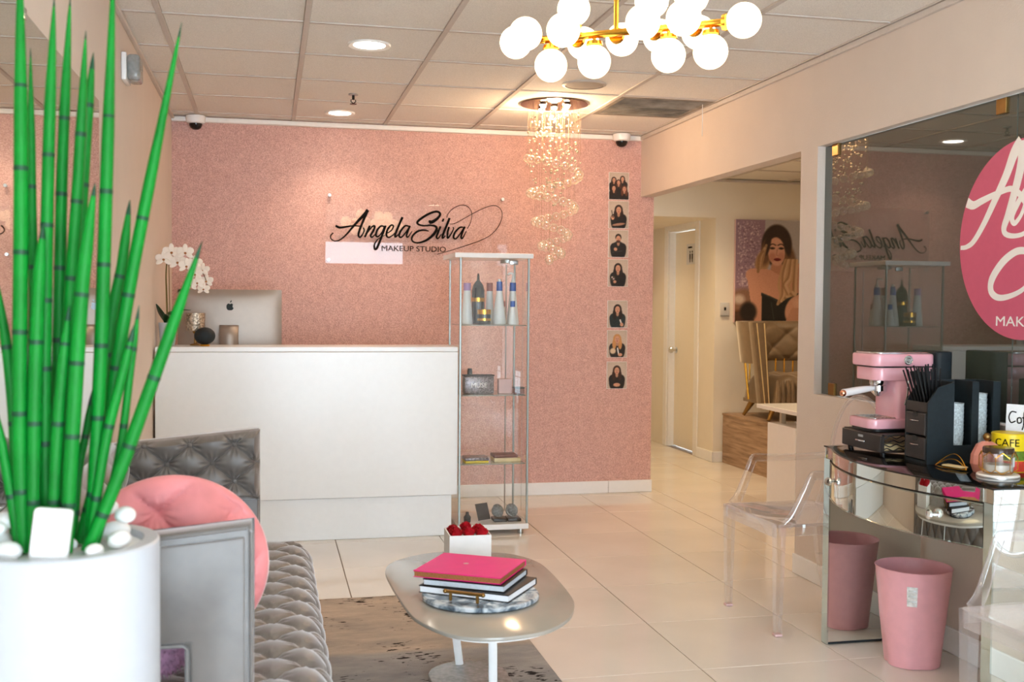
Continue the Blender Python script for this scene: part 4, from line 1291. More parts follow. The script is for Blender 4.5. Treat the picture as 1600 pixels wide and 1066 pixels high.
flat_leg((.650, 3.80, TZ - .026), (.658, 3.84, .22), (.682, 3.86, .036)).build('leg', 'white_gloss', t)
flat_leg((.712, 3.44, TZ - .026), (.722, 3.46, .22), (.724, 3.46, .036)).build('leg', 'white_gloss', t)

# marble tray with brass handles
t = thing('marble_tray', 'round grey marble tray with brass bar handles under the books', 'tray', (.643, 3.275, TZ))
MB().lathe([(0, .001), (.176, .001), (.182, .006), (.182, .014), (.178, .018), (0, .018)], (.643, 3.275, TZ), 64).build('disc', 'marble', t)
def tray_handle(c, a):
    d_ = Vector((math.cos(a), math.sin(a), 0)); C = Vector(c)
    m = MB()
    m.tube([C - d_ * .062, C + d_ * .062], .0055, 10)
    for s_ in (-1, 1):
        m.tube([C + d_ * .044 * s_, C + d_ * .044 * s_ - Vector((0, 0, .026))], .005, 8)
        m.sphere(C + d_ * .062 * s_, .007, 10, 8)
    return m
tray_handle((.572, 3.170, TZ + .046), -.60).build('handle', 'brass_old', t)
tray_handle((.722, 3.436, TZ + .046), -.60).build('handle', 'brass_old', t)

# books
def book(label, c, size, rot, zb, th, cover, pages, name='book'):
    t = thing(name, label, 'book', (c[0], c[1], zb), rot, group='books on the coffee table')
    w_, d_ = size
    ct = .0028
    m = MB(); m.box(-w_ / 2, w_ / 2, -d_ / 2, d_ / 2, 0.0006, ct, .0008, 1); m.box(-w_ / 2, w_ / 2, -d_ / 2, d_ / 2, th - ct, th, .0008, 1)
    m.box(-w_ / 2, w_ / 2, d_ / 2 - ct, d_ / 2, ct, th - ct)
    m.build('cover', cover, t, 0, world=False)
    MB().box(-w_ / 2 + .003, w_ / 2 - .003, -d_ / 2 + .003, d_ / 2 - ct, ct, th - ct).build('pages', pages, t, 0, world=False)
    return t
zb = TZ + .018
book('thick white paged book with black cover, lowest on the marble tray', (.646, 3.32), (.300, .238), -.608, zb, .023, 'black', 'paper')
book('black covered book with grey pages in the middle of the stack', (.640, 3.335), (.266, .233), -.541, zb + .023, .021, 'black', 'paper_grey')
bk = book('hot pink book with gilded page edges on top of the stack', (.629, 3.365), (.287, .258), -.538, zb + .044, .021, 'hot_pink', 'gold_paper')
MB().lathe([(0, 0), (.009, 0), (.009, .0004), (0, .0004)], (-.02, .01, .0212), 14).build('cover_emblem', 'pale_pink', bk, world=False)

# rose box
bx_, by_, br_ = .695, 3.79, -.03
t = thing('flower_box', 'square white box filled with red roses on the coffee table', 'flower box', (bx_, by_, TZ), br_)
m = MB(); h_ = .10; s_ = .074
m.box(-s_, s_, -s_, -s_ + .004, .001, h_); m.box(-s_, s_, s_ - .004, s_, .001, h_); m.box(-s_, -s_ + .004, -s_ + .004, s_ - .004, .001, h_); m.box(s_ - .004, s_, -s_ + .004, s_ - .004, .001, h_)
m.box(-s_ + .004, s_ - .004, -s_ + .004, s_ - .004, .001, .06)
m.build('box_walls', 'white_matte', t, 0, world=False)
def rose_mesh(seed):
    r_ = random.Random(seed)
    m = MB()
    for ring, (n_, rad, hh, w_) in enumerate(((3, .006, .040, .011), (4, .012, .038, .015), (5, .018, .034, .018), (6, .024, .028, .02))):
        for k in range(n_):
            a0 = 2 * PI * k / n_ + ring * .7 + r_.uniform(-.2, .2)
            def fn(u, v, a0=a0, rad=rad, hh=hh, n_=n_, ring=ring):
                an = a0 + (u - .5) * 2 * PI / n_ * 1.5
                lip = v ** 3 * (.003 + .001 * ring)
                rr_ = rad * (.55 + .45 * v ** .6) + lip
                zz = hh * v * (1 - .25 * (2 * u - 1) ** 2)
                return Vector((rr_ * math.cos(an), rr_ * math.sin(an), zz))
            m.grid(fn, 7, 6)
    m.sphere((0, 0, .008), .014, 10, 8)
    return m.mesh('red_rose', 'rose_red', 80)
rms = [rose_mesh(i) for i in range(3)]
i = 0
for gx in (-.0462, 0, .0462):
    for gy in (-.0462, 0, .0462):
        o = link('red_rose', rms[i % 3], None, (bx_ + gx * math.cos(br_) - gy * math.sin(br_), by_ + gx * math.sin(br_) + gy * math.cos(br_), TZ + .0605 + .018 + random.uniform(0, .010)), (random.uniform(-.03, .03), random.uniform(-.03, .03), random.random() * 6), (.74, .74, .95))
        tag(o, 'red rose bloom packed in the white box', 'rose', 'red roses in the white box')
        i += 1

# ================================================================ mirrored bow-front console
CZ = .797
CY0, CY1, CXF, CXB = 2.912, 3.950, 2.178, 2.592
def bow(y, add=0.0):
    u = (y - (CY0 + CY1) / 2) / ((CY1 - CY0) / 2 - .045)
    u = max(-1, min(1, u))
    return CXF - (.118 + add) * (1 - u * u) + add * 0
def bow_poly(off, ya, yb, back, n=28):
    pts = [(back, ya), (back, yb)]
    for k in range(n + 1):
        y = yb + (ya - yb) * k / n
        pts.append((bow(y) + off, y))
    return pts
t = thing('console_table', 'mirrored bow-front console table with two crystal knobs', 'console table', (2.36, 3.43, 0))
console = t
MB().prism(bow_poly(-.002, CY0 - .004, CY1 + .004, CXB), CZ - .006, CZ, bev=.0015).build('black_glass_top', 'black_gloss', t, 30)
MB().prism(bow_poly(.003, CY0, CY1, CXB), CZ - .050, CZ - .0065).build('apron_band', 'mirror', t, 30)
MB().prism(bow_poly(.006, CY0 + .044, CY1 - .044, CXB), CZ - .056, CZ - .050).build('shadow_reveal', 'black', t, 30)
dr = MB().prism(bow_poly(.0, CY0 + .046, CY1 - .046, CXB - .05), CZ - .196, CZ - .0565).build('drawer', 'mirror', t, 30)
for z in (CZ - .0575, CZ - .195):
    MB().tube([(bow(CY0 + .05 + (CY1 - CY0 - .1) * k / 30) - .001, CY0 + .05 + (CY1 - CY0 - .1) * k / 30, z) for k in range(31)], .002, 6).build('drawer_edge', 'mirror_edge', dr)
for y in (3.78, 3.10):
    x = bow(y)
    sl = -(bow(y + .01) - bow(y - .01)) / .02
    Mk = Matrix.Translation((x, y, CZ - .115)) @ Matrix.Rotation(math.atan(-sl), 4, 'Z') @ Matrix.Rotation(-PI / 2, 4, 'Y')
    MB().lathe([(0, 0), (.011, 0), (.011, .003), (.005, .006), (.005, .018), (.013, .022), (.017, .030), (.013, .038), (0, .041)], seg=10, M=Mk).build('crystal_knob', 'chrome', dr, 20)
def end_panel(ya, yb):
    MB().box(CXF + .002, CXB, ya, yb, .004, CZ - .0505, .002, 1).build('mirror_panel', 'mirror', t, 30)
    for (x0_, x1_) in ((CXF + .001, CXF + .006),):
        MB().box(x0_ - .001, x1_, ya - .0012, yb + .0012, .002, CZ - .0505).build('panel_edge', 'mirror_edge', t, 0)
    MB().box(CXF + .006, CXB, ya - .0012, ya, .004, .012).build('panel_edge', 'black_slate', t, 0)
end_panel(CY1 - .042, CY1)
end_panel(CY0, CY0 + .042)
MB().box(CXB - .012, CXB - .002, CY0 + .042, CY1 - .042, CZ - .25, CZ - .05).build('back_rail', 'black_slate', t, 0)

# cable and plug under the console
o = MB().tube([(2.585, 3.20, .535), (2.578, 3.17, .50), (2.585, 3.12, .45), (2.59, 3.06, .40), (2.592, 3.02, .30), (2.592, 3.0, .02)], .004, 8, smooth=5).build('power_cable', 'black')
recentre(o, (2.592, 3.05, 0)); tag(o, 'black power cable hanging on the wall under the console', 'cable')

# waste bin
t = thing('waste_bin', 'pink plastic waste bin with paper sticker under the console', 'bin', (2.395, 3.655, 0))
def binw(a, z):
    q = max(0, 1 - z / .17)
    return 1 - .10 * q * (abs(math.cos(2 * a + .5)) ** 6)
bx0, by0 = 2.395, 3.655
pr = [(0, .012), (.096, .012), (.098, .001), (.102, .0015)] + [(.102 + (.139 - .102) * k / 14, .0015 + .365 * k / 14) for k in range(1, 15)] + [(.1415, .370), (.139, .372), (.1355, .368)] + [(.1345 - (.134 - .098) * k / 8, .366 - .345 * k / 8) for k in range(0, 9)] + [(0, .022)]
MB().lathe(pr, (bx0, by0, 0), 72, wob=binw).build('bin_body', 'bin_pink', t, 60)
a0 = math.atan2(-3.655, -2.395) - .02
def stick(u, v):
    a = a0 + (u - .5) * .28; z = .245 + .075 * v
    r = .102 + (.139 - .102) * z / .3665 + .0012
    return Vector((bx0 + r * math.cos(a), by0 + r * math.sin(a), z))
MB().grid(stick, 8, 4).build('sticker', 'sticker', t, 60)
for k, zz in enumerate((.262, .282, .302)):
    def ln(u, v, zz=zz):
        a = a0 + (u - .5) * .20; r = .102 + (.139 - .102) * zz / .3665 + .0018
        return Vector((bx0 + r * math.cos(a), by0 + r * math.sin(a), zz + .006 * v))
    MB().grid(ln, 6, 2).build('sticker_print', 'steel', t, 60)

# ================================================================ clear ghost armchairs (local: front = -x)
def ghost_chair(label, loc, rot):
    t = thing('ghost_chair', label, 'chair', loc, rot, group='clear plastic armchairs')
    B_ = lambda m, n, s=50: m.build(n, 'ghost', t, s, world=False)
    def slab(u, v):
        x = -.235 + .45 * u; y = (-.25 + .5 * v) * (1 - .12 * u)
        d = -.014 * (1 - (2 * u - 1) ** 2) * (1 - (2 * v - 1) ** 2)
        return Vector((x, y, .462 + d))
    m = MB().grid(slab, 14, 14); m.grid(lambda u, v: slab(u, v) - Vector((0, 0, .012)), 14, 14)
    B_(m, 'seat')
    ap_ = MB()
    ap_.box(-.242, -.232, -.235, .235, .405, .463, .003); ap_.box(-.232, .20, -.252, -.243, .415, .463, .003, M=Matrix.Rotation(.0, 4, 'Z')); ap_.box(-.232, .20, .243, .252, .415, .463, .003); ap_.box(.20, .21, -.22, .22, .41, .463, .003)
    B_(ap_, 'seat_apron')
    for s_ in (-1, 1):
        m = MB()
        def bar_(pts, wds, m=m):
            for (p0, w0), (p1, w1) in zip(zip(pts[:-1], wds[:-1]), zip(pts[1:], wds[1:])):
                t_ = bmesh.new(); bmesh.ops.create_cube(t_, size=1.0)
                for v in t_.verts:
                    p, w_ = (p0, w0) if v.co.z < 0 else (p1, w1)
                    v.co = Vector((p[0] + v.co.x * w_, p[1] + v.co.y * w_, p[2]))
                m.merge(t_)
        bar_([(-.222, s_ * .232, .012), (-.222, s_ * .234, .46)], [.026, .042])
        B_(m, 'front_leg', 30)
        MB().box(-.238, -.206, s_ * .232 - .016, s_ * .232 + .016, .001, .012, .003).build('foot_pad', 'pale_pink', t, 30, world=False)
        m = MB()
        bar_([(.265, s_ * .222, .012), (.225, s_ * .216, .22), (.20, s_ * .212, .46)], [.028, .036, .044], m)
        B_(m, 'rear_leg', 30)
        MB().box(.247, .283, s_ * .222 - .017, s_ * .222 + .017, .001, .012, .003).build('foot_pad', 'pale_pink', t, 30, world=False)
        # arm: sloping post and rail
        m = MB().tube([(-.20, s_ * .246, .458), (-.165, s_ * .252, .50), (-.12, s_ * .262, .60), (-.095, s_ * .266, .655), (-.075, s_ * .266, .664), (0, s_ * .262, .662), (.10, s_ * .250, .664), (.19, s_ * .222, .672), (.235, s_ * .195, .68)], [.026, .023, .020, .020, .019, .017, .016, .015, .014], 10, smooth=5, flat=((0, 1, 0), .55))
        B_(m, 'armrest')
        m = MB().tube([(.20, s_ * .19, .455), (.225, s_ * .185, .54), (.24, s_ * .182, .62)], [.02, .016, .012], 8, smooth=4)
        B_(m, 'back_support')
    # oval medallion back, reclined
    def oval(a, r): 
        y = .205 * math.cos(a) * r; z = .735 + .225 * math.sin(a) * r
        return Vector((.235 + (z - .51) * .16 - .018 * (1 - (y / .21) ** 2), y, z))
    m = MB()
    m.grid(lambda u, v: oval(2 * PI * u, max(.001, v)), 48, 8, True)
    B_(m, 'back_oval')
    m = MB().tube([oval(2 * PI * k / 48, 1) for k in range(48)], .0095, 10, closed=True)
    B_(m, 'back_rim')
    return t
ghost_chair('clear plastic armchair against the wall between console and doorway', (2.255, 4.292, 0), .02)
ghost_chair('clear plastic armchair pulled up at the shop front end of the console', (2.262, 2.585, 0), .06)

# ================================================================ coffee things on the console
# pod drawer box
t = thing('pod_drawer', 'dark brown drawer box with wire mesh sides under the coffee machine', 'drawer box', (2.39, 3.78, CZ))
X0, X1, Y0, Y1, Z0, Z1 = 2.235, 2.575, 3.632, 3.905, CZ + .010, CZ + .080
m = MB()
m.box(X0, X1, Y0, Y1, Z1 - .008, Z1, .002, 1); m.box(X0, X1, Y0, Y1, Z0, Z0 + .006, .001, 1)
m.box(X1 - .01, X1, Y0, Y1, Z0, Z1 - .008)
m.box(X0 + .004, X0 + .012, Y0, Y0 + .008, Z0, Z1); m.box(X0 + .004, X0 + .012, Y1 - .008, Y1, Z0, Z1)
m.build('box_frame', 'dark_brown', t, 30)
d_ = MB().box(X0 - .006, X0 + .006, Y0 - .002, Y1 + .002, Z0 + .002, Z1 - .004, .002, 1).build('drawer_front', 'dark_brown', t, 30)
MB().box(X0 - .011, X0 - .006, 3.735, 3.80, Z0 + .028, Z0 + .035, .002).build('drawer_handle', 'chrome', d_)
MB().box(X0 - .0075, X0 - .006, 3.75, 3.785, Z0 + .046, Z0 + .055, .0003, 1).build('drawer_label', 'steel', d_)
for r in range(4):
    z = Z0 + .012 + r * .015
    MB().tube([(X0 + .012 + (X1 - X0 - .02) * k / 24, Y0 + .004, z + .005 * math.sin(k * 1.6 + r * 1.57)) for k in range(25)], .0022, 6, smooth=2).build('mesh_wire', 'dark_brown', t)
MB().box(X0 + .02, X1 - .012, Y0 + .02, Y1 - .02, Z0 + .007, Z0 + .03).build('inner_tray', 'cream_palette', t, 0)
for (x, y) in ((X0 + .02, Y0 + .02), (X0 + .02, Y1 - .02), (X1 - .02, Y0 + .02), (X1 - .02, Y1 - .02)):
    MB().cyl((x, y), .011, CZ + .0005, Z0, 12).build('foot', 'black', t)

# espresso machine standing on the drawer box
ZB = Z1 + .0006
t = thing('espresso_machine', 'pink espresso machine with chrome group head and white handle', 'coffee machine', (2.36, 3.79, ZB))
Ya, Yb = 3.685, 3.865
def rbox(m, x0, x1, y0, y1, z0, z1, r, M=None, bev=.005):
    poly = rrect(x0, x1, y0, y1, r, 6)
    return m.prism(poly, z0, z1, M, bev)
rbox(MB(), 2.235, 2.56, Ya, Yb, ZB, ZB + .012, .03).build('base_plate', 'black', t, 40)
rbox(MB(), 2.222, 2.40, Ya, Yb, ZB + .012, ZB + .050, .035, bev=.006).build('drip_base', 'machine_pink', t, 40)
rbox(MB(), 2.24, 2.37, Ya + .018, Yb - .018, ZB + .0502, ZB + .053, .02, bev=.001).build('drip_grate', 'chrome', t, 40)
for k in range(7):
    MB().box(2.248 + k * .017, 2.252 + k * .017, Ya + .022, Yb - .022, ZB + .0531, ZB + .0545).build('grate_slat', 'chrome', t, 0)
rbox(MB(), 2.335, 2.515, Ya + .008, Yb - .008, ZB + .012, ZB + .200, .02).build('column', 'machine_pink', t, 40)
rbox(MB(), 2.245, 2.50, Ya + .004, Yb - .004, ZB + .196, ZB + .246, .04, bev=.004).build('brew_head', 'machine_pink', t, 40)
rbox(MB(), 2.242, 2.495, Ya + .003, Yb - .003, ZB + .246, ZB + .250, .04, bev=.001).build('shadow_gap', 'black', t, 40)
rbox(MB(), 2.232, 2.495, Ya - .004, Yb + .004, ZB + .250, ZB + .298, .035, bev=.008).build('top_housing', 'machine_pink', t, 40)
rbox(MB(), 2.245, 2.485, Ya + .006, Yb - .006, ZB + .298, ZB + .304, .03, bev=.002).build('cup_rail', 'chrome', t, 40)
rbox(MB(), 2.496, 2.568, Ya - .004, Yb + .004, ZB + .012, ZB + .306, .02, bev=.006).build('water_tank', 'black_slate', t, 40)
Md = Matrix.Translation((2.372, Ya - .004, ZB + .275)) @ Matrix.Rotation(PI / 2, 4, 'X')
MB().lathe([(0, 0), (.017, 0), (.0185, .002), (.0165, .004), (.0155, .0025), (0, .0025)], seg=24, M=Md).build('logo_ring', 'chrome', t)
MB().lathe([(.006, .0025), (.008, .004), (.010, .0025)], seg=20, M=Md).build('logo_curl', 'steel', t)
MB().lathe([(0, .196), (.034, .196), (.034, .182), (.03, .174), (0, .174)], (2.305, 3.775, ZB), 28).build('group_head', 'chrome', t)
pf = MB().lathe([(0, .173), (.032, .173), (.032, .152), (.022, .142), (.012, .132), (0, .132)], (2.305, 3.775, ZB), 28).build('portafilter', 'chrome', t)
MB().tube([(2.275, 3.765, ZB + .162), (2.245, 3.755, ZB + .161), (2.19, 3.735, ZB + .157), (2.12, 3.71, ZB + .150)], [.008, .012, .0145, .0155], 14, smooth=4).build('handle', 'white_gloss', pf)
MB().sphere((2.118, 3.709, ZB + .1498), .0135, 14, 10).build('handle_cap', 'rose_gold', pf)
MB().tube([(2.372, Ya - .004, ZB + .196), (2.367, Ya - .012, ZB + .17), (2.362, Ya - .016, ZB + .14), (2.352, Ya - .018, ZB + .105)], .0035, 8, smooth=4).build('steam_wand', 'chrome', t)

# coffee organiser
t = thing('coffee_organizer', 'black wooden coffee station organiser with small drawers and cup slots', 'organizer', (2.41, 3.48, CZ))
OX0, OX1, OY0, OY1, OZ = 2.272, 2.565, 3.405, 3.535, CZ + .292
zb = CZ + .0006
MB().box(OX0, OX1, OY0, OY1, zb, zb + .01).build('bottom_board', 'black_slate', t, 0)
MB().prism([(OX0, zb), (OX1, zb), (OX1, zb + .065), (OX0 + .105, zb + .065), (OX0 + .105, OZ), (OX0 + .04, OZ - .02), (OX0, OZ - .075)], OY0 - .004, OY0 + .004, XZ).build('side_board', 'black_slate', t, 0)
MB().prism([(OX0, zb), (OX1, zb), (OX1, OZ), (OX0 + .105, OZ), (OX0 + .04, OZ - .02), (OX0, OZ - .075)], OY1 - .004, OY1 + .004, XZ).build('side_board', 'black_slate', t, 0)
for x in (OX0 + .1, OX0 + .195, OX1 - .008):
    MB().box(x, x + .008, OY0 + .004, OY1 - .004, zb + .01, OZ).build('divider', 'black_slate', t, 0)
for x0_, x1_ in ((OX0 + .178, OX0 + .205), (OX1 - .030, OX1)):
    MB().box(x0_, x1_, OY0 - .003, OY0 + .004, zb + .065, OZ).build('slot_post', 'black_slate', t, 0)
for k, (z0_, z1_) in enumerate(((.014, .092), (.100, .178))):
    dwr = MB().box(OX0 - .004, OX0 + .098, OY0 + .006, OY1 - .006, zb + z0_, zb + z1_, .002, 1).build('small_drawer', 'dark_brown', t, 30)
    MB().tube([(OX0 - .0055, 3.445, zb + z0_ + .05), (OX0 - .011, 3.455, zb + z0_ + .05), (OX0 - .011, 3.485, zb + z0_ + .05), (OX0 - .0055, 3.495, zb + z0_ + .05)], .0028, 8).build('drawer_pull', 'chrome', dwr)
    MB().lathe([(0, 0), (.016, 0), (.016, .001), (0, .001)], seg=16, M=Matrix.Translation((OX0 - .0042, 3.47, zb + z1_ - .006)) @ Matrix.Rotation(-PI / 2, 4, 'Y') @ Matrix.Diagonal((.7, 1, 1, 1))).build('finger_notch', 'black', dwr)
MB().box(OX0, OX0 + .006, OY0 + .004, OY1 - .004, zb + .182, zb + .218).build('front_lip', 'dark_brown', t, 0)
MB().box(OX0, OX0 + .1, OY0 + .004, OY1 - .004, zb + .180, zb + .184).build('straw_shelf', 'black_slate', t, 0)
# straws: each one a thing
sr = random.Random(11)
for k in range(30):
    x, y = OX0 + .020 + .0095 * (k % 6), 3.47 - .036 + .018 * (k // 6)
    # the tops spread as one even fan towards the open front, so no two straws cross
    tx_, ty_ = OX0 + .044 + (x - OX0 - .044) * 2.1 - .030, 3.47 + (y - 3.47) * 1.25
    f_ = sr.uniform(.82, 1.0)
    o = MB().tube([(x, y, zb + .188), (x + (tx_ - x) * f_, y + (ty_ - y) * f_, zb + .188 + .165 * f_)], .0032, 6).build('drinking_straw', 'black')
    recentre(o, (x, y, zb + .188)); tag(o, 'black drinking straw standing in the coffee organiser', 'straw', 'black straws in the organiser')
for k, (x, rr, hh, lb) in enumerate(((OX0 + .15, .037, .20, 'column of white paper cups in the organiser slot beside the solid board'), (OX0 + .245, .037, .235, 'column of white paper cups in the organiser slot at the wall'))):
    t = thing('cup_stack', lb, 'cup stack', (x, 3.47, zb + .01), group='paper cup columns')
    for c in range(9):
        z_ = zb + .0105 + c * (hh - .08) / 8
        MB().lathe([(0, 0), (rr * .72, 0), (rr * .98, .078), (rr, .08), (rr * .96, .08), (rr * .70, .004), (0, .004)], (x, 3.47, z_), 24).build('paper_cup', 'stripe_cup', t)

# lidded candle jar in wire holder on white coaster
cxx, cyy = 2.315, 3.075
t = thing('stone_coaster', 'round white stone coaster under the candle jar', 'coaster', (cxx, cyy, CZ))
MB().lathe([(0, .0006), (.064, .0006), (.066, .003), (.066, .015), (.063, .018), (0, .018)], (cxx, cyy, CZ), 48).build('disc', 'stone_white', t)
MB().lathe([(.0662, .006), (.0672, .009), (.0662, .012)], (cxx, cyy, CZ), 48).build('rim_line', 'steel', t)
t = thing('candle_jar', 'glass candle jar with dark lid in a geometric gold wire holder', 'candle', (cxx, cyy, CZ + .018))
zq = CZ + .019
MB().lathe([(0, .002), (.044, .002), (.046, .006), (.046, .066), (.0435, .066), (.0435, .008), (0, .006)], (cxx, cyy, zq), 36).build('glass_jar', 'jar_glass', t)
MB().lathe([(0, .0085), (.043, .0085), (.043, .03), (0, .03)], (cxx, cyy, zq), 32).build('wax', 'wax', t)
MB().lathe([(0, .067), (.048, .067), (.048, .082), (.046, .085), (0, .085)], (cxx, cyy, zq), 36).build('lid', 'amber_jar', t)
MB().box(-.016, .016, -.0472, -.0465, .024, .054, M=Matrix.Translation((cxx, cyy, zq)) @ Matrix.Rotation(.75, 4, 'Z')).build('jar_label', 'paper', t, 0)
wr = MB()
nf = 8
ring = lambda r, z, o: [Vector((cxx + r * math.cos(2 * PI * (k + o) / nf), cyy + r * math.sin(2 * PI * (k + o) / nf), zq + z)) for k in range(nf)]
b0, b1, b2, b3 = ring(.045, .003, .5), ring(.058, .017, 0), ring(.058, .054, 0), ring(.052, .072, .5)
for k in range(nf):
    k2 = (k + 1) % nf
    wr.tube([b0[k], b0[k2]], .0014, 6); wr.tube([b1[k], b0[k]], .0014, 6); wr.tube([b0[k], b1[k2]], .0014, 6)
    wr.tube([b1[k], b2[k]], .0014, 6); wr.tube([b2[k], b3[k]], .0014, 6); wr.tube([b3[k], b2[k2]], .0014, 6)
wr.build('wire_holder', 'gold', t)

# pink lidded pot with brass knob, behind the candle
cx2, cy2 = 2.368, 3.205
t = thing('sugar_pot', 'pink faceted pot with a brass ball knob behind the candle', 'sugar pot', (cx2, cy2, CZ))
MB().lathe([(0, .001), (.042, .001), (.052, .03), (.05, .06), (.034, .095), (.018, .105), (0, .107)], (cx2, cy2, CZ), 10).build('pot', 'disc_pink', t, 10)
MB().sphere((cx2, cy2, CZ + .121), .0135, 16, 10).build('knob', 'brass_old', t)
MB().lathe([(.006, .105), (.006, .112)], (cx2, cy2, CZ), 10).build('knob_stem', 'brass_old', t)

# coffee can
cx3, cy3 = 2.481, 3.238
t = thing('coffee_can', 'yellow coffee can with CAFE lettering beside the organiser', 'can', (cx3, cy3, CZ))
MB().lathe([(0, .0006), (.058, .0006), (.058, .122), (0, .122)], (cx3, cy3, CZ), 40).build('can_body', 'yellow_can', t)
MB().lathe([(.0582, .002), (.0588, .004), (.0588, .036), (.0582, .038)], (cx3, cy3, CZ), 40).build('red_band', 'red_print', t)
MB().lathe([(.0582, .04), (.0588, .043), (.0588, .07), (.0582, .072)], (cx3, cy3, CZ), 40).build('bean_picture', 'green_print', t)
MB().lathe([(0, .122), (.0592, .122), (.0592, .127), (.056, .130), (0, .130)], (cx3, cy3, CZ), 40).build('lid', 'yellow_can', t)
me = text_mesh('CAFE', .036, .0006, 'ink', 'CENTER', 'lettering')
ac = math.atan2(-cy3, -cx3)
for v in me.vertices:
    a = ac - .16 + v.co.x / .0595; r = .0588 + v.co.z
    v.co = Vector((r * math.cos(a), r * math.sin(a), .088 + v.co.y))
link('lettering', me, t, (0, 0, 0))
# handwritten card
t = thing('handwritten_card', 'white folded card with handwritten Coffee Bar behind the yellow can', 'card', (2.565, 3.285, CZ))
Mc = Matrix.Translation((2.566, 3.287, CZ + .002)) @ Matrix.Rotation(-1.03, 4, 'Z') @ Matrix.Rotation(-.06, 4, 'X') @ Matrix.Diagonal((.78, 1, .92, 1))
MB().box(-.075, .075, -.0012, .0012, 0, .235, M=Mc).build('card_sheet', 'paper', t, 0)
MB().box(-.02, .02, .0015, .004, 0, .12, M=Mc).build('card_stand', 'paper', t, 0)
hw = MB()
def pen(strokes, m, M_, w_=.0022):
    for s_ in strokes:
        pts = catmull([(x, -.0022, z) for x, z in s_], 6)
        m.tube([M_ @ p for p in pts], w_, 6, cap=True)
pen([[(-.030, .205), (-.052, .206), (-.062, .185), (-.052, .165), (-.032, .172)],
     [(-.012, .186), (-.024, .182), (-.022, .166), (-.008, .168), (-.008, .182), (-.014, .186)],
     [(.016, .212), (.004, .206), (.004, .16), (-.002, .140)], [(-.004, .186), (.012, .186)],
     [(.036, .212), (.024, .206), (.022, .16), (.018, .140)], [(.016, .186), (.032, .186)],
     [(.034, .172), (.048, .178), (.044, .188), (.034, .176), (.042, .163), (.054, .170)],
     [(.054, .172), (.068, .178), (.064, .188), (.056, .176), (.062, .163), (.070, .168)],
     [(-.04, .125), (-.04, .075)], [(-.04, .125), (-.018, .116), (-.038, .102), (-.014, .088), (-.04, .075)],
     [(.012, .102), (-.004, .10), (-.002, .080), (.010, .084), (.013, .102), (.016, .078)], [(.026, .102), (.028, .078)], [(.028, .096), (.040, .102)]], hw, Mc)
hw.build('handwriting', 'ink', t)
# gold leaf-shaped wire tray
t = thing('wire_leaf_tray', 'gold wire leaf shaped holder with small pale tray beside the candle', 'tray', (2.296, 3.285, CZ))
MB().box(-.042, .042, -.018, .018, .010, .016, .004, M=Matrix.Translation((2.296, 3.275, CZ)) @ Matrix.Rotation(-1.3, 4, 'Z')).build('tray', 'cream_palette', t)
for s_ in (1, .62, -.62, -1):
    pts = [Vector((2.275 + .035 * u, 3.355 - .125 * u, CZ + .006 + .045 * max(0, s_) * math.sin(PI * u))) + Vector((.012, .004, 0)) * s_ * 1.6 * math.sin(PI * u) for u in [k / 14 for k in range(15)]]
    MB().tube(pts, .0016, 6).build('wire', 'gold', t)

# ================================================================ treatment room: platform, tufted chair, manicure desk
PT = .43
t = thing('platform', 'low wood laminate platform carrying the tufted chair', 'platform', (4.6, 8.2, 0))
MB().box(3.845, 5.39, 7.55, 8.738, .001, PT - .018).build('platform_body', 'laminate', t, 0)
MB().box(3.838, 5.39, 7.54, 8.740, PT - .018, PT, .002, 1).build('platform_top', 'laminate', t, 0)
MB().box(3.843, 3.856, 7.54, 7.556, .001, PT - .018).build('corner_strip', 'laminate', t, 0)

t = thing('tufted_armchair', 'taupe velvet armchair with button tufted band on the wooden platform', 'armchair', (4.25, 8.22, PT))
acx, acy = 4.25, 8.24
# wrap-round tufted band: plan curve from left front to back to right front
def band(u, v, inside):
    ang = math.radians(205 - 230 * u)            # left front -> back -> right front
    flare = 1 + .10 * v
    rx, ry = .44 * flare, .40 * flare
    x = acx + rx * math.cos(ang); y = acy + ry * math.sin(ang)
    z = PT + .46 + .34 * v
    n_ = Vector((math.cos(ang), math.sin(ang), 0))
    if inside:
        e = max(0, min(1, min(u, 1 - u) * 14, min(v, 1 - v) * 6)) ** .6
        th = .05 + e * tuft(u * 1.6, v * .34 + .1, .26, .22, .05)
        return Vector((x, y, z)) - n_ * th
    return Vector((x, y, z))
m = MB().grid(lambda u, v: band(u, v, True), 120, 36); m.grid(lambda u, v: band(u, v, False), 60, 12)
m.grid(lambda u, v: band(u, 1, False).lerp(band(u, 1, True), v), 60, 3); m.grid(lambda u, v: band(u, 0, False).lerp(band(u, 0, True), v), 60, 3)
m.grid(lambda u, v: band(0, u, False).lerp(band(0, u, True), v), 10, 3); m.grid(lambda u, v: band(1, u, False).lerp(band(1, u, True), v), 10, 3)
m.build('tufted_band', 'velvet_taupe', t, 70)
for s_ in (-1, 1):
    # front post panel below the band, slanting inwards, with piping
    xa, xb = acx + s_ * .44, acx + s_ * .33
    poly = [(acx + s_ * .475, PT + .80), (acx + s_ * .36, PT + .80), (acx + s_ * .31, PT + .10), (acx + s_ * .385, PT + .10)]
    m = MB().prism(poly, acy - .215, acy - .13, XZ, bev=.008); m.build('side_post', 'velvet_taupe', t, 40)
    MB().tube([(acx + s_ * .44, acy - .217, PT + .79), (acx + s_ * .355, acy - .217, PT + .11)], .005, 8).build('piping', 'cream_palette', t)
    MB().tube([(acx + s_ * .375, acy - .217, PT + .79), (acx + s_ * .32, acy - .217, PT + .11)], .005, 8).build('piping', 'cream_palette', t)
    MB().tube([(acx + s_ * .425, acy + .02, PT + .46), (acx + s_ * .39, acy + .02, PT + .16)], .010, 8).build('gold_rod', 'gold', t)
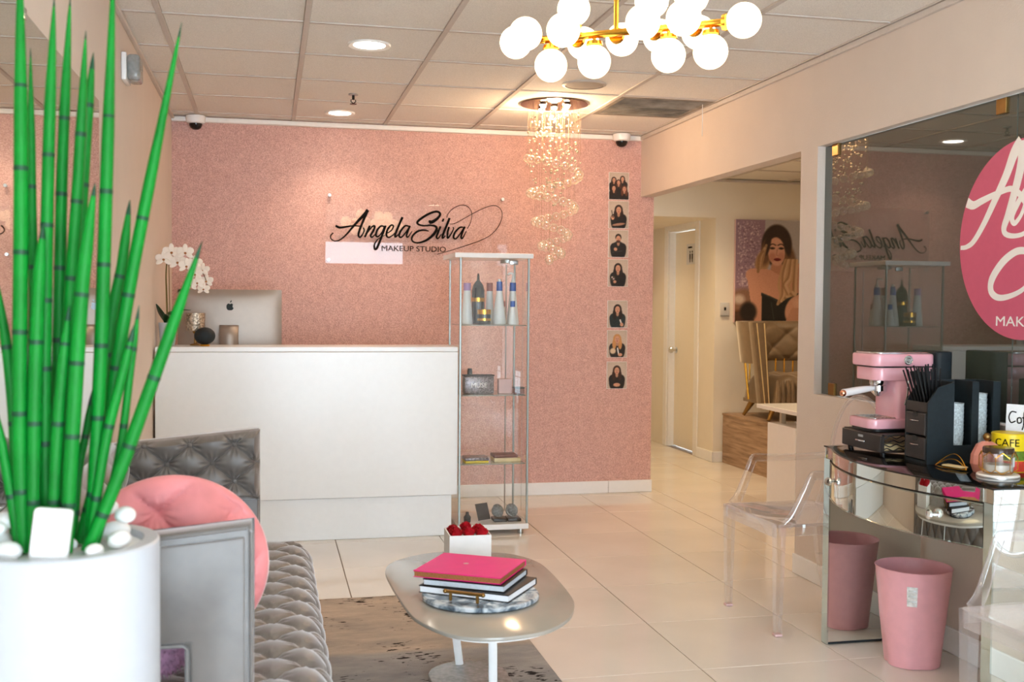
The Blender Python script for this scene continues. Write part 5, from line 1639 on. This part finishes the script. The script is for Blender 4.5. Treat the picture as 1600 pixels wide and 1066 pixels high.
for k in range(7):
    x = acx - .24 + .08 * k
    MB().tube([(x, acy + .33, PT + .25), (x, acy + .33, PT + .48)], .007, 8).build('gold_rod', 'gold', t)
def seatc(u, v):
    x = -.30 + .60 * u; y = -.30 + .62 * v
    e = max(0, 1 - (2 * u - 1) ** 8) ** .5 * max(0, 1 - (2 * v - 1) ** 8) ** .5
    return Vector((acx + x, acy + y, PT + .14 + .23 * e + .012 * e * math.sin(x * 30) * math.sin(y * 22)))
m = MB().grid(seatc, 40, 40); m.box(acx - .30, acx + .30, acy - .30, acy + .32, PT + .12, PT + .15)
m.build('seat_cushion', 'velvet_taupe', t, 70)
for k in range(15):
    x = acx - .29 + .58 * k / 14
    MB().tube([(x, acy - .295, PT + .335), (x + .004 * (-1) ** k, acy - .309, PT + .25), (x, acy - .305, PT + .15)], [.012, .019, .022], 8, smooth=3).build('skirt_pleat', 'velvet_taupe', t)
for (sx, sy) in ((-1, -1), (1, -1), (-1, 1), (1, 1)):
    MB().tube([(acx + sx * .27, acy + sy * .20, PT + .13), (acx + sx * .335, acy + sy * .235, PT + .008)], [.028, .013], 12).build('leg', 'brass_old', t)

t = thing('manicure_desk', 'white pedestal desk with raised white top in the doorway', 'desk', (3.6, 6.5, 0))
MB().box(3.30, 3.95, 6.36, 6.76, .001, .572, .003, 1).build('pedestal', 'white_gloss', t, 30)
MB().box(3.255, 4.05, 6.18, 6.84, .662, .690, .003, 1).build('desk_top', 'white_gloss', t, 30)
for (x, y) in ((3.36, 6.66), (3.36, 6.42), (3.88, 6.66), (3.88, 6.42)):
    MB().box(x - .015, x + .015, y - .015, y + .015, .572, .662).build('support_post', 'alu', t, 0)
o = MB().tube([(3.42, 6.60, .585), (3.44, 6.54, .586), (3.43, 6.47, .592), (3.48, 6.43, .60), (3.55, 6.47, .585), (3.48, 6.56, .585)], .006, 8, smooth=5).build('white_cable', 'white_matte')
recentre(o, (3.42, 6.5, .573)); tag(o, 'loose white cable lying on the pedestal under the raised desk top', 'cable')

# ================================================================ lettering sign on the pink wall
t = thing('wall_sign', 'clear acrylic sign plate with black script lettering on the pink wall', 'sign', (1.0, YB, 1.63))
YS = YB - .030
MB().box(.375, 1.625, YS, YS + .006, 1.622, 2.105).build('acrylic_plate', 'acrylic', t, 0)
for (x, z) in ((.402, 2.08), (1.593, 2.085), (.396, 1.645), (1.598, 1.65)):
    MB().lathe([(0, 0), (.011, 0), (.011, .008), (.008, .011), (.008, .034), (0, .034)], seg=18, M=Matrix.Translation((x, YS - .006, z)) @ Matrix.Rotation(-PI / 2, 4, 'X')).build('standoff', 'steel', t)
def sgn(zx, zy):      # tracing units of the lettering -> wall metres
    a, b = 510 + zx / 10.66, 310 + zy / 10.66
    return Vector((.402 + (a - 515) * .004411, YS - .006, 2.08 - (b - 305) * .0043 + (a - 515) * .00013))
S2 = 1386
def off(L): return [(x + S2, y) for x, y in L]
strokes = [
 ([(672, 198), (610, 280), (520, 375), (430, 480), (330, 600), (230, 690), (145, 715), (80, 680), (70, 625), (112, 578)], [58, 52, 44, 36, 28, 22, 18, 17, 20, 24]),
 ([(668, 205), (625, 310), (580, 420), (535, 540), (520, 620), (545, 655), (590, 600), (612, 535), (595, 490)], [50, 44, 38, 36, 34, 26, 22, 22, 18]),
 ([(150, 458), (215, 490), (320, 478), (440, 462), (560, 472)], [36, 38, 30, 22, 16]),
 ([(705, 462), (665, 560), (622, 655)], [34, 36, 30]), ([(622, 650), (690, 545), (755, 470), (785, 478), (760, 550), (718, 628), (742, 655), (800, 600)], [18, 22, 28, 34, 36, 34, 24, 14]),
 ([(940, 478), (885, 470), (825, 540), (805, 625), (845, 645), (905, 570), (945, 475)], [24, 28, 34, 34, 24, 20, 24]),
 ([(965, 462), (915, 600), (870, 720), (820, 840), (785, 850), (785, 770), (850, 680), (950, 625)], [32, 36, 36, 38, 32, 24, 16, 13]),
 ([(985, 595), (1065, 535), (1090, 470), (1050, 458), (995, 530), (975, 620), (1010, 662), (1075, 630), (1110, 590)], [16, 20, 26, 28, 34, 34, 26, 18, 14]),
 ([(1240, 322), (1185, 450), (1125, 600), (1125, 655), (1185, 600)], [40, 38, 36, 28, 14]),
 ([(1345, 478), (1285, 468), (1215, 550), (1185, 635), (1225, 660), (1295, 580), (1360, 475)], [24, 28, 34, 34, 24, 20, 24]),
 ([(1365, 468), (1325, 570), (1308, 640), (1335, 655), (1400, 560)], [32, 34, 30, 22, 13]),
 (off([(300, 375), (320, 410), (380, 388), (455, 325), (480, 265), (430, 230), (330, 250), (200, 320), (105, 400), (120, 445), (210, 468), (330, 462), (410, 485), (420, 540), (360, 630), (250, 715), (110, 758), (20, 725), (18, 650), (90, 572), (190, 542), (290, 558)]), [30, 56, 52, 40, 38, 38, 38, 40, 38, 32, 28, 30, 40, 48, 46, 38, 28, 26, 30, 34, 30, 18]),
 (off([(490, 480), (450, 580), (422, 660), (450, 685), (505, 610)]), [34, 36, 32, 24, 14]), (off([(540, 350), (520, 400)]), [30, 30]),
 (off([(640, 340), (590, 470), (530, 620), (525, 682), (575, 640)]), [40, 38, 36, 28, 14]),
 (off([(632, 490), (608, 590), (608, 682), (660, 620), (705, 530), (700, 495)]), [32, 34, 30, 24, 20, 22]),
 (off([(868, 498), (808, 505), (730, 590), (710, 675), (755, 690), (825, 600), (890, 495)]), [24, 28, 34, 34, 24, 20, 24]),
 (off([(898, 488), (855, 590), (835, 670), (862, 685), (925, 560)]), [32, 34, 30, 22, 13]),
 (off([(592, 335), (612, 275), (680, 190), (780, 135), (880, 120), (960, 158), (1005, 230), (1015, 320), (990, 430), (940, 525)]), [11] * 10),
 (off([(640, 440), (720, 435), (850, 370), (1000, 283), (1150, 205), (1280, 150), (1400, 128), (1490, 170), (1535, 265), (1520, 380), (1450, 520), (1330, 640), (1180, 720), (1000, 785), (800, 850), (600, 910), (430, 955)]), [11] * 17)]
m = MB()
for k, (pts, ws) in enumerate(strokes):
    rs = [w_ * .5 / 10.66 * .0044 for w_ in ws]
    m.tube([sgn(*p_) for p_ in pts], rs, 10, smooth=6, flat=((0, 1, 0), .6 if max(ws) < 20 else .35))
m.build('script_lettering', 'ink', t, 60)
tx = put_text('MAKEUP STUDIO', .052, FACE_NEG_Y, (sgn(890, 0).x, YS - .004, sgn(890, 885).z), t, 'ink', .003, width=(1956 - 890) / 10.66 * .004411)

# ================================================================ round pink logo on the dark glass
ocy, ocz, orr = 3.414, 1.602, .364
t = thing('glass_logo', 'pink round logo sign with white script on the dark glass', 'sign', (2.651, ocy, ocz - orr))
MB().lathe([(0, 0), (orr, 0), (orr, .0035), (0, .0035)], seg=96, M=Matrix.Translation((2.6535, ocy, ocz)) @ Matrix.Rotation(-PI / 2, 4, 'Y')).build('disc', 'oval_pink', t, 30)
XO = 2.6493
lg = [
 ([(3.432, 1.958), (3.469, 1.92), (3.511, 1.843), (3.566, 1.766), (3.634, 1.672), (3.692, 1.610), (3.735, 1.59), (3.772, 1.588)], [.05, .046, .04, .034, .028, .024, .019, .016]),
 ([(3.738, 1.762), (3.70, 1.748), (3.649, 1.760), (3.566, 1.779), (3.487, 1.790), (3.442, 1.770), (3.405, 1.735)], [.04, .032, .028, .022, .022, .024, .026]),
 ([(3.428, 1.958), (3.429, 1.885), (3.454, 1.80), (3.495, 1.699), (3.518, 1.649), (3.503, 1.624), (3.447, 1.616), (3.39, 1.630), (3.34, 1.68)], [.05, .046, .042, .036, .030, .022, .018, .018, .02]),
 ([(3.395, 1.79), (3.451, 1.726), (3.475, 1.685), (3.46, 1.662), (3.428, 1.687), (3.405, 1.729), (3.39, 1.78)], [.02, .026, .026, .02, .018, .018, .02]),
 ([(3.37, 1.55), (3.406, 1.560), (3.456, 1.556), (3.523, 1.521), (3.579, 1.462), (3.583, 1.416), (3.541, 1.392), (3.473, 1.398), (3.401, 1.424), (3.33, 1.48)], [.024, .026, .028, .032, .034, .030, .024, .02, .018, .018]),
 ([(3.36, 1.80), (3.32, 1.70), (3.29, 1.64), (3.25, 1.64), (3.21, 1.72)], [.03, .03, .026, .02, .02]),
 ([(3.30, 1.50), (3.25, 1.58), (3.20, 1.52), (3.16, 1.44), (3.12, 1.47)], [.02, .026, .03, .024, .018])]
m = MB()
for pts, ws in lg:
    m.tube([(XO + .0005, a, b) for a, b in pts], [w_ / 2 for w_ in ws], 10, smooth=7, flat=((1, 0, 0), .04))
m.build('script_lettering', 'ink_white', t, 60)
put_text('MAKEUP', .052, FACE_NEG_X, (XO + .0005, 3.556, 1.287), t, 'ink_white', .0005, width=.29)

# ================================================================ photo prints on the pink wall
PW, PH = .150, .195
def base_photo(seed, bg=(176, 158, 142)):
    P = Paint(46, 60, 0, 100, 0, 130, bg)
    P.ell(50, 60, 75, 80, tuple(min(255, c + 22) for c in bg), soft=.8)
    return P
SKIN = (206, 152, 124)
def person(P, cx_, cy_, s, hair, top=(26, 24, 26), long=True, skin=SKIN, beard=False):
    P.ell(cx_, cy_ + 62 * s, 40 * s, 46 * s, top, soft=.1)
    P.ell(cx_ - 22 * s, cy_ + 48 * s, 20 * s, 24 * s, top, soft=.15); P.ell(cx_ + 22 * s, cy_ + 48 * s, 20 * s, 24 * s, top, soft=.15)
    if long:
        P.ell(cx_, cy_ + 4 * s, 21 * s, 25 * s, hair, soft=.15); P.ell(cx_ - 15 * s, cy_ + 28 * s, 10 * s, 26 * s, hair, soft=.25); P.ell(cx_ + 15 * s, cy_ + 28 * s, 10 * s, 26 * s, hair, soft=.25)
    else:
        P.ell(cx_, cy_ - 4 * s, 16 * s, 17 * s, hair, soft=.15)
    P.ell(cx_, cy_ + 26 * s, 7 * s, 12 * s, tuple(c * .85 for c in skin), soft=.3)
    P.ell(cx_, cy_ + 5 * s, 12.5 * s, 17 * s, skin, soft=.2)
    P.ell(cx_ - 5 * s, cy_ + 2 * s, 2.6 * s, 1.6 * s, (50, 34, 28)); P.ell(cx_ + 5 * s, cy_ + 2 * s, 2.6 * s, 1.6 * s, (50, 34, 28))
    P.ell(cx_, cy_ + 7 * s, 1.8 * s, 4 * s, tuple(c * .88 for c in skin), soft=.5)
    if beard: P.ell(cx_, cy_ + 16 * s, 10 * s, 7 * s, (52, 38, 32), soft=.4)
    P.ell(cx_, cy_ + 13 * s, 5 * s, 2.0 * s, (150, 60, 58), soft=.4)
def ph0():
    P = base_photo(0)
    for (x, y, s, h) in ((24, 34, .62, (44, 26, 22)), (68, 28, .62, (36, 22, 20)), (48, 46, .62, (70, 40, 28)), (24, 74, .70, (40, 24, 20)), (78, 76, .70, (92, 50, 34))): person(P, x, y, s, h)
    return P
def ph(hair, long=True, extra=None, top=(26, 24, 26), beard=False):
    P = base_photo(1); person(P, 50, 38, 1.0, hair, top, long, SKIN, beard)
    if extra == 'brush': P.ell(20, 80, 8, 11, SKIN, soft=.3); P.line([(20, 78), (14, 45)], 4, (40, 30, 30)); P.line([(24, 78), (28, 50)], 3, (40, 30, 30)); P.ell(50, 112, 34, 6, SKIN, -8, .3, .8)
    if extra == 'cross': P.ell(36, 92, 9, 8, SKIN, 20, .3); P.line([(20, 108), (70, 100)], 5, (60, 56, 58), .7)
    if extra == 'flowers': P.ell(24, 92, 13, 12, (70, 62, 50), soft=.5); P.ell(20, 86, 4, 4, (210, 190, 180)); P.ell(28, 94, 4, 4, (200, 170, 170)); P.ell(34, 108, 8, 7, SKIN, soft=.3)
    if extra == 'tool': P.line([(64, 94), (74, 122)], 7, (225, 220, 214)); P.ell(72, 116, 9, 9, SKIN, soft=.3)
    if extra == 'blonde': P.ell(28, 100, 15, 14, (214, 190, 160), soft=.4); P.line([(52, 86), (58, 118)], 6, (236, 232, 226)); P.ell(66, 118, 11, 8, SKIN, soft=.3)
    if extra == 'hands': P.ell(50, 112, 18, 9, SKIN, soft=.3)
    return P
photos = [(2.294 - .195 * 0, ph0(), 'photo print of a group of five people in black, topmost on the pink wall'),
 (2.108, ph((40, 24, 22), True, 'brush'), 'photo print of a dark-haired person holding makeup brushes'),
 (1.891, ph((34, 24, 20), False, 'cross', beard=True), 'photo print of a short-haired person with crossed arms'),
 (1.672, ph((30, 20, 20), True, 'flowers'), 'photo print of a dark-haired person holding a small bouquet'),
 (1.386, ph((32, 22, 20), True, 'tool', (24, 40, 44)), 'photo print of a person in dark teal holding a white tool'),
 (1.171, ph((196, 140, 84), True, 'blonde'), 'photo print of a blonde person holding a palette'),
 (.948, ph((52, 30, 24), True, 'hands'), 'photo print of a smiling person with folded hands, lowest on the pink wall')]
ztop = [2.305, 2.100, 1.893, 1.683, 1.388, 1.174, .948]
for (zz, P, lb), zt in zip(photos, ztop):
    P.noise(5)
    t = thing('photo_print', lb, 'photo', (2.448, YB, zt - PH), group='photo prints on the pink wall')
    MB().box(2.373, 2.373 + PW, YB - .006, YB, zt - PH, zt).build('backing_board', 'white_matte', t, 0)
    me = pic_mesh('photo', P.img, PW - .004, PH - .004, (2.375, YB - .0066, zt - PH + .002), (1, 0, 0), (0, 0, 1))
    me.transform(Matrix.Translation(-Vector(t.location)))
    link('photo', me, t)

# ================================================================ large poster in the treatment room
P = Paint(170, 180, 85, 585, 45, 575, (178, 172, 172))
P.poly([(85, 45), (225, 45), (215, 575), (85, 575)], (150, 122, 138))
rg = np.random.RandomState(2)
for k in range(420):
    x, y = rg.uniform(95, 205), rg.uniform(55, 390)
    P.ell(x, y, rg.uniform(2, 4.5), rg.uniform(2, 5), [(196, 170, 180), (112, 84, 102), (226, 204, 206)][k % 3], soft=.5, op=.7)
P.ell(130, 470, 80, 70, (140, 104, 84), soft=.4); P.ell(105, 455, 26, 24, (206, 186, 170), soft=.9); P.ell(110, 560, 70, 50, (104, 62, 40), soft=.3)
P.ell(500, 300, 90, 300, (200, 196, 196), soft=.6)
P.poly([(85, 520), (585, 500), (585, 575), (85, 575)], (78, 54, 44), .8)
HB, HD, SK = (176, 136, 98), (52, 36, 30), (208, 152, 126)
P.ell(283, 175, 74, 108, HD, soft=.12); P.ell(215, 262, 34, 62, HB, 12, .3); P.ell(232, 210, 26, 70, (112, 80, 58), 8, .4)
P.ell(345, 260, 34, 90, (120, 86, 62), -6, .4)
P.ell(285, 300, 30, 50, (190, 134, 108), soft=.2)
P.poly([(140, 318), (170, 296), (250, 300), (300, 330), (370, 268), (398, 282), (418, 330), (430, 450), (340, 500), (215, 460), (165, 440)], SK)
P.ell(165, 330, 30, 34, SK, soft=.15); P.ell(395, 300, 30, 34, SK, soft=.15)
P.poly([(138, 320), (192, 318), (212, 430), (248, 575), (180, 575), (158, 450)], SK); P.poly([(192, 330), (204, 380), (228, 500), (214, 430)], (170, 116, 94), .8)
P.poly([(372, 280), (412, 296), (440, 470), (450, 560), (412, 540), (385, 400)], (196, 140, 114))
P.poly([(212, 420), (262, 440), (305, 462), (352, 440), (392, 420), (372, 520), (330, 575), (214, 575)], (26, 28, 28))
P.line([(216, 424), (262, 446), (304, 464), (390, 424)], 6, (60, 62, 60)); P.line([(260, 470), (275, 560)], 4, (60, 62, 60))
P.ell(392, 508, 62, 82, (214, 160, 132), 20, .12); P.ell(402, 470, 30, 26, (226, 178, 150), soft=.8); P.poly([(330, 575), (360, 500), (460, 500), (470, 575)], (204, 150, 122))
P.ell(150, 520, 40, 50, (36, 28, 26), soft=.4)
P.ell(282, 207, 41, 74, (214, 160, 134), -4, .1); P.ell(262, 235, 16, 22, (196, 134, 112), soft=.7); P.ell(306, 232, 14, 22, (200, 140, 118), soft=.7)
for (x, s) in ((262, 1), (305, -1)):
    P.line([(x - 16, 176 + 2 * s), (x, 168), (x + 16, 176 - 2 * s)], 6, (62, 40, 32))
    P.ell(x, 190, 13, 6, (52, 34, 30), soft=.4); P.ell(x, 190, 6, 4, (24, 16, 14))
P.line([(286, 195), (283, 222), (290, 230)], 5, (176, 120, 98), .8)
P.ell(287, 248, 17, 8, (112, 22, 34), soft=.25); P.line([(270, 248), (304, 248)], 2, (70, 12, 20))
P.ell(256, 108, 30, 18, HD, -24, .4); P.ell(334, 170, 17, 62, HD, -10, .4); P.ell(238, 172, 15, 56, HD, 10, .4)
for k in range(5):
    P.line([(232 - k * 4, 175 + 8 * k), (218 - k * 5, 240), (206 - k * 3, 290 + 6 * k)], 12, [(176, 136, 98), (146, 108, 78), (200, 164, 126)][k % 3], .85)
for k in range(9):
    x = 300 + k * 9
    P.line([(x + 28 - k * 2, 250), (x + 8, 310 + 6 * k), (x - 4 + 12 * math.sin(k), 380), (x + 6, 430), (x - 8, 480 - 8 * k)], 13, [(196, 156, 116), (160, 120, 86), (214, 178, 140)][k % 3], .9)
P.noise(3)
t = thing('portrait_poster', 'large unframed portrait poster of a seated person with long blonde hair', 'poster', (4.41, 8.745, 1.2))
x0_, x1_, z0_, z1_ = 3.935, 4.905, 1.215, 2.105
MB().box(x0_, x1_, 8.725, 8.755, z0_, z1_).build('canvas_edge', 'pale_pink', t, 0)
me = pic_mesh('poster_print', P.img, x1_ - x0_, z1_ - z0_, (x0_, 8.7244, z0_), (1, 0, 0), (0, 0, 1)); me.transform(Matrix.Translation(-Vector(t.location)))
link('poster_print', me, t)

# ================================================================ small wall things
t = thing('light_switch', 'white light switch plate beside the portrait poster', 'switch', (3.855, 8.755, 1.28))
MB().box(3.812, 3.898, 8.750, 8.7595, 1.275, 1.385, .003).build('plate', 'plate_metal', t)
MB().box(3.846, 3.864, 8.743, 8.750, 1.318, 1.345, .002).build('toggle', 'camera_dark', t)
MB().box(3.815, 3.895, 8.742, 8.7595, 1.266, 1.272, .001).build('lower_edge', 'steel', t)
t = thing('restroom_sign', 'small white restroom sign with figure icons on the hall door', 'sign', (3.82, 9.44, 1.75))
MB().box(3.818, 3.8245, 9.34, 9.56, 1.74, 1.93, .002, 1).build('plate', 'plate_metal', t, 30)
m = MB()
for (y, z) in ((9.415, 1.80), (9.47, 1.80)):
    m.lathe([(0, 0), (.011, 0), (.011, .0008), (0, .0008)], seg=14, M=Matrix.Translation((3.8178, y, z + .055)) @ Matrix.Rotation(-PI / 2, 4, 'Y'))
    m.box(3.8170, 3.8178, y - .014, y + .014, z - .01, z + .038); m.box(3.8170, 3.8178, y - .010, y - .002, z - .042, z - .01); m.box(3.8170, 3.8178, y + .002, y + .010, z - .042, z - .01)
m.build('figure_icons', 'ink', t, 0)
MB().box(3.8170, 3.8178, 9.42, 9.52, 1.89, 1.905).build('icon_bar', 'ink', t, 0)
t = thing('pink_roundel', 'round pink wall sign on the hall end wall', 'wall sign', (3.60, 10.395, 1.45))
MB().lathe([(0, 0), (.205, 0), (.207, .004), (.205, .012), (0, .012)], seg=64, M=Matrix.Translation((3.605, 10.3995, 1.655)) @ Matrix.Rotation(PI / 2, 4, 'X')).build('disc', 'disc_pink', t)
m = MB().tube([(3.70, 10.386, 1.74), (3.75, 10.386, 1.68), (3.73, 10.386, 1.60), (3.66, 10.386, 1.60), (3.62, 10.386, 1.68)], [.006, .01, .012, .008, .006], 8, smooth=6, flat=((0, 1, 0), .2))
m.build('script_lettering', 'dark_brown', t)
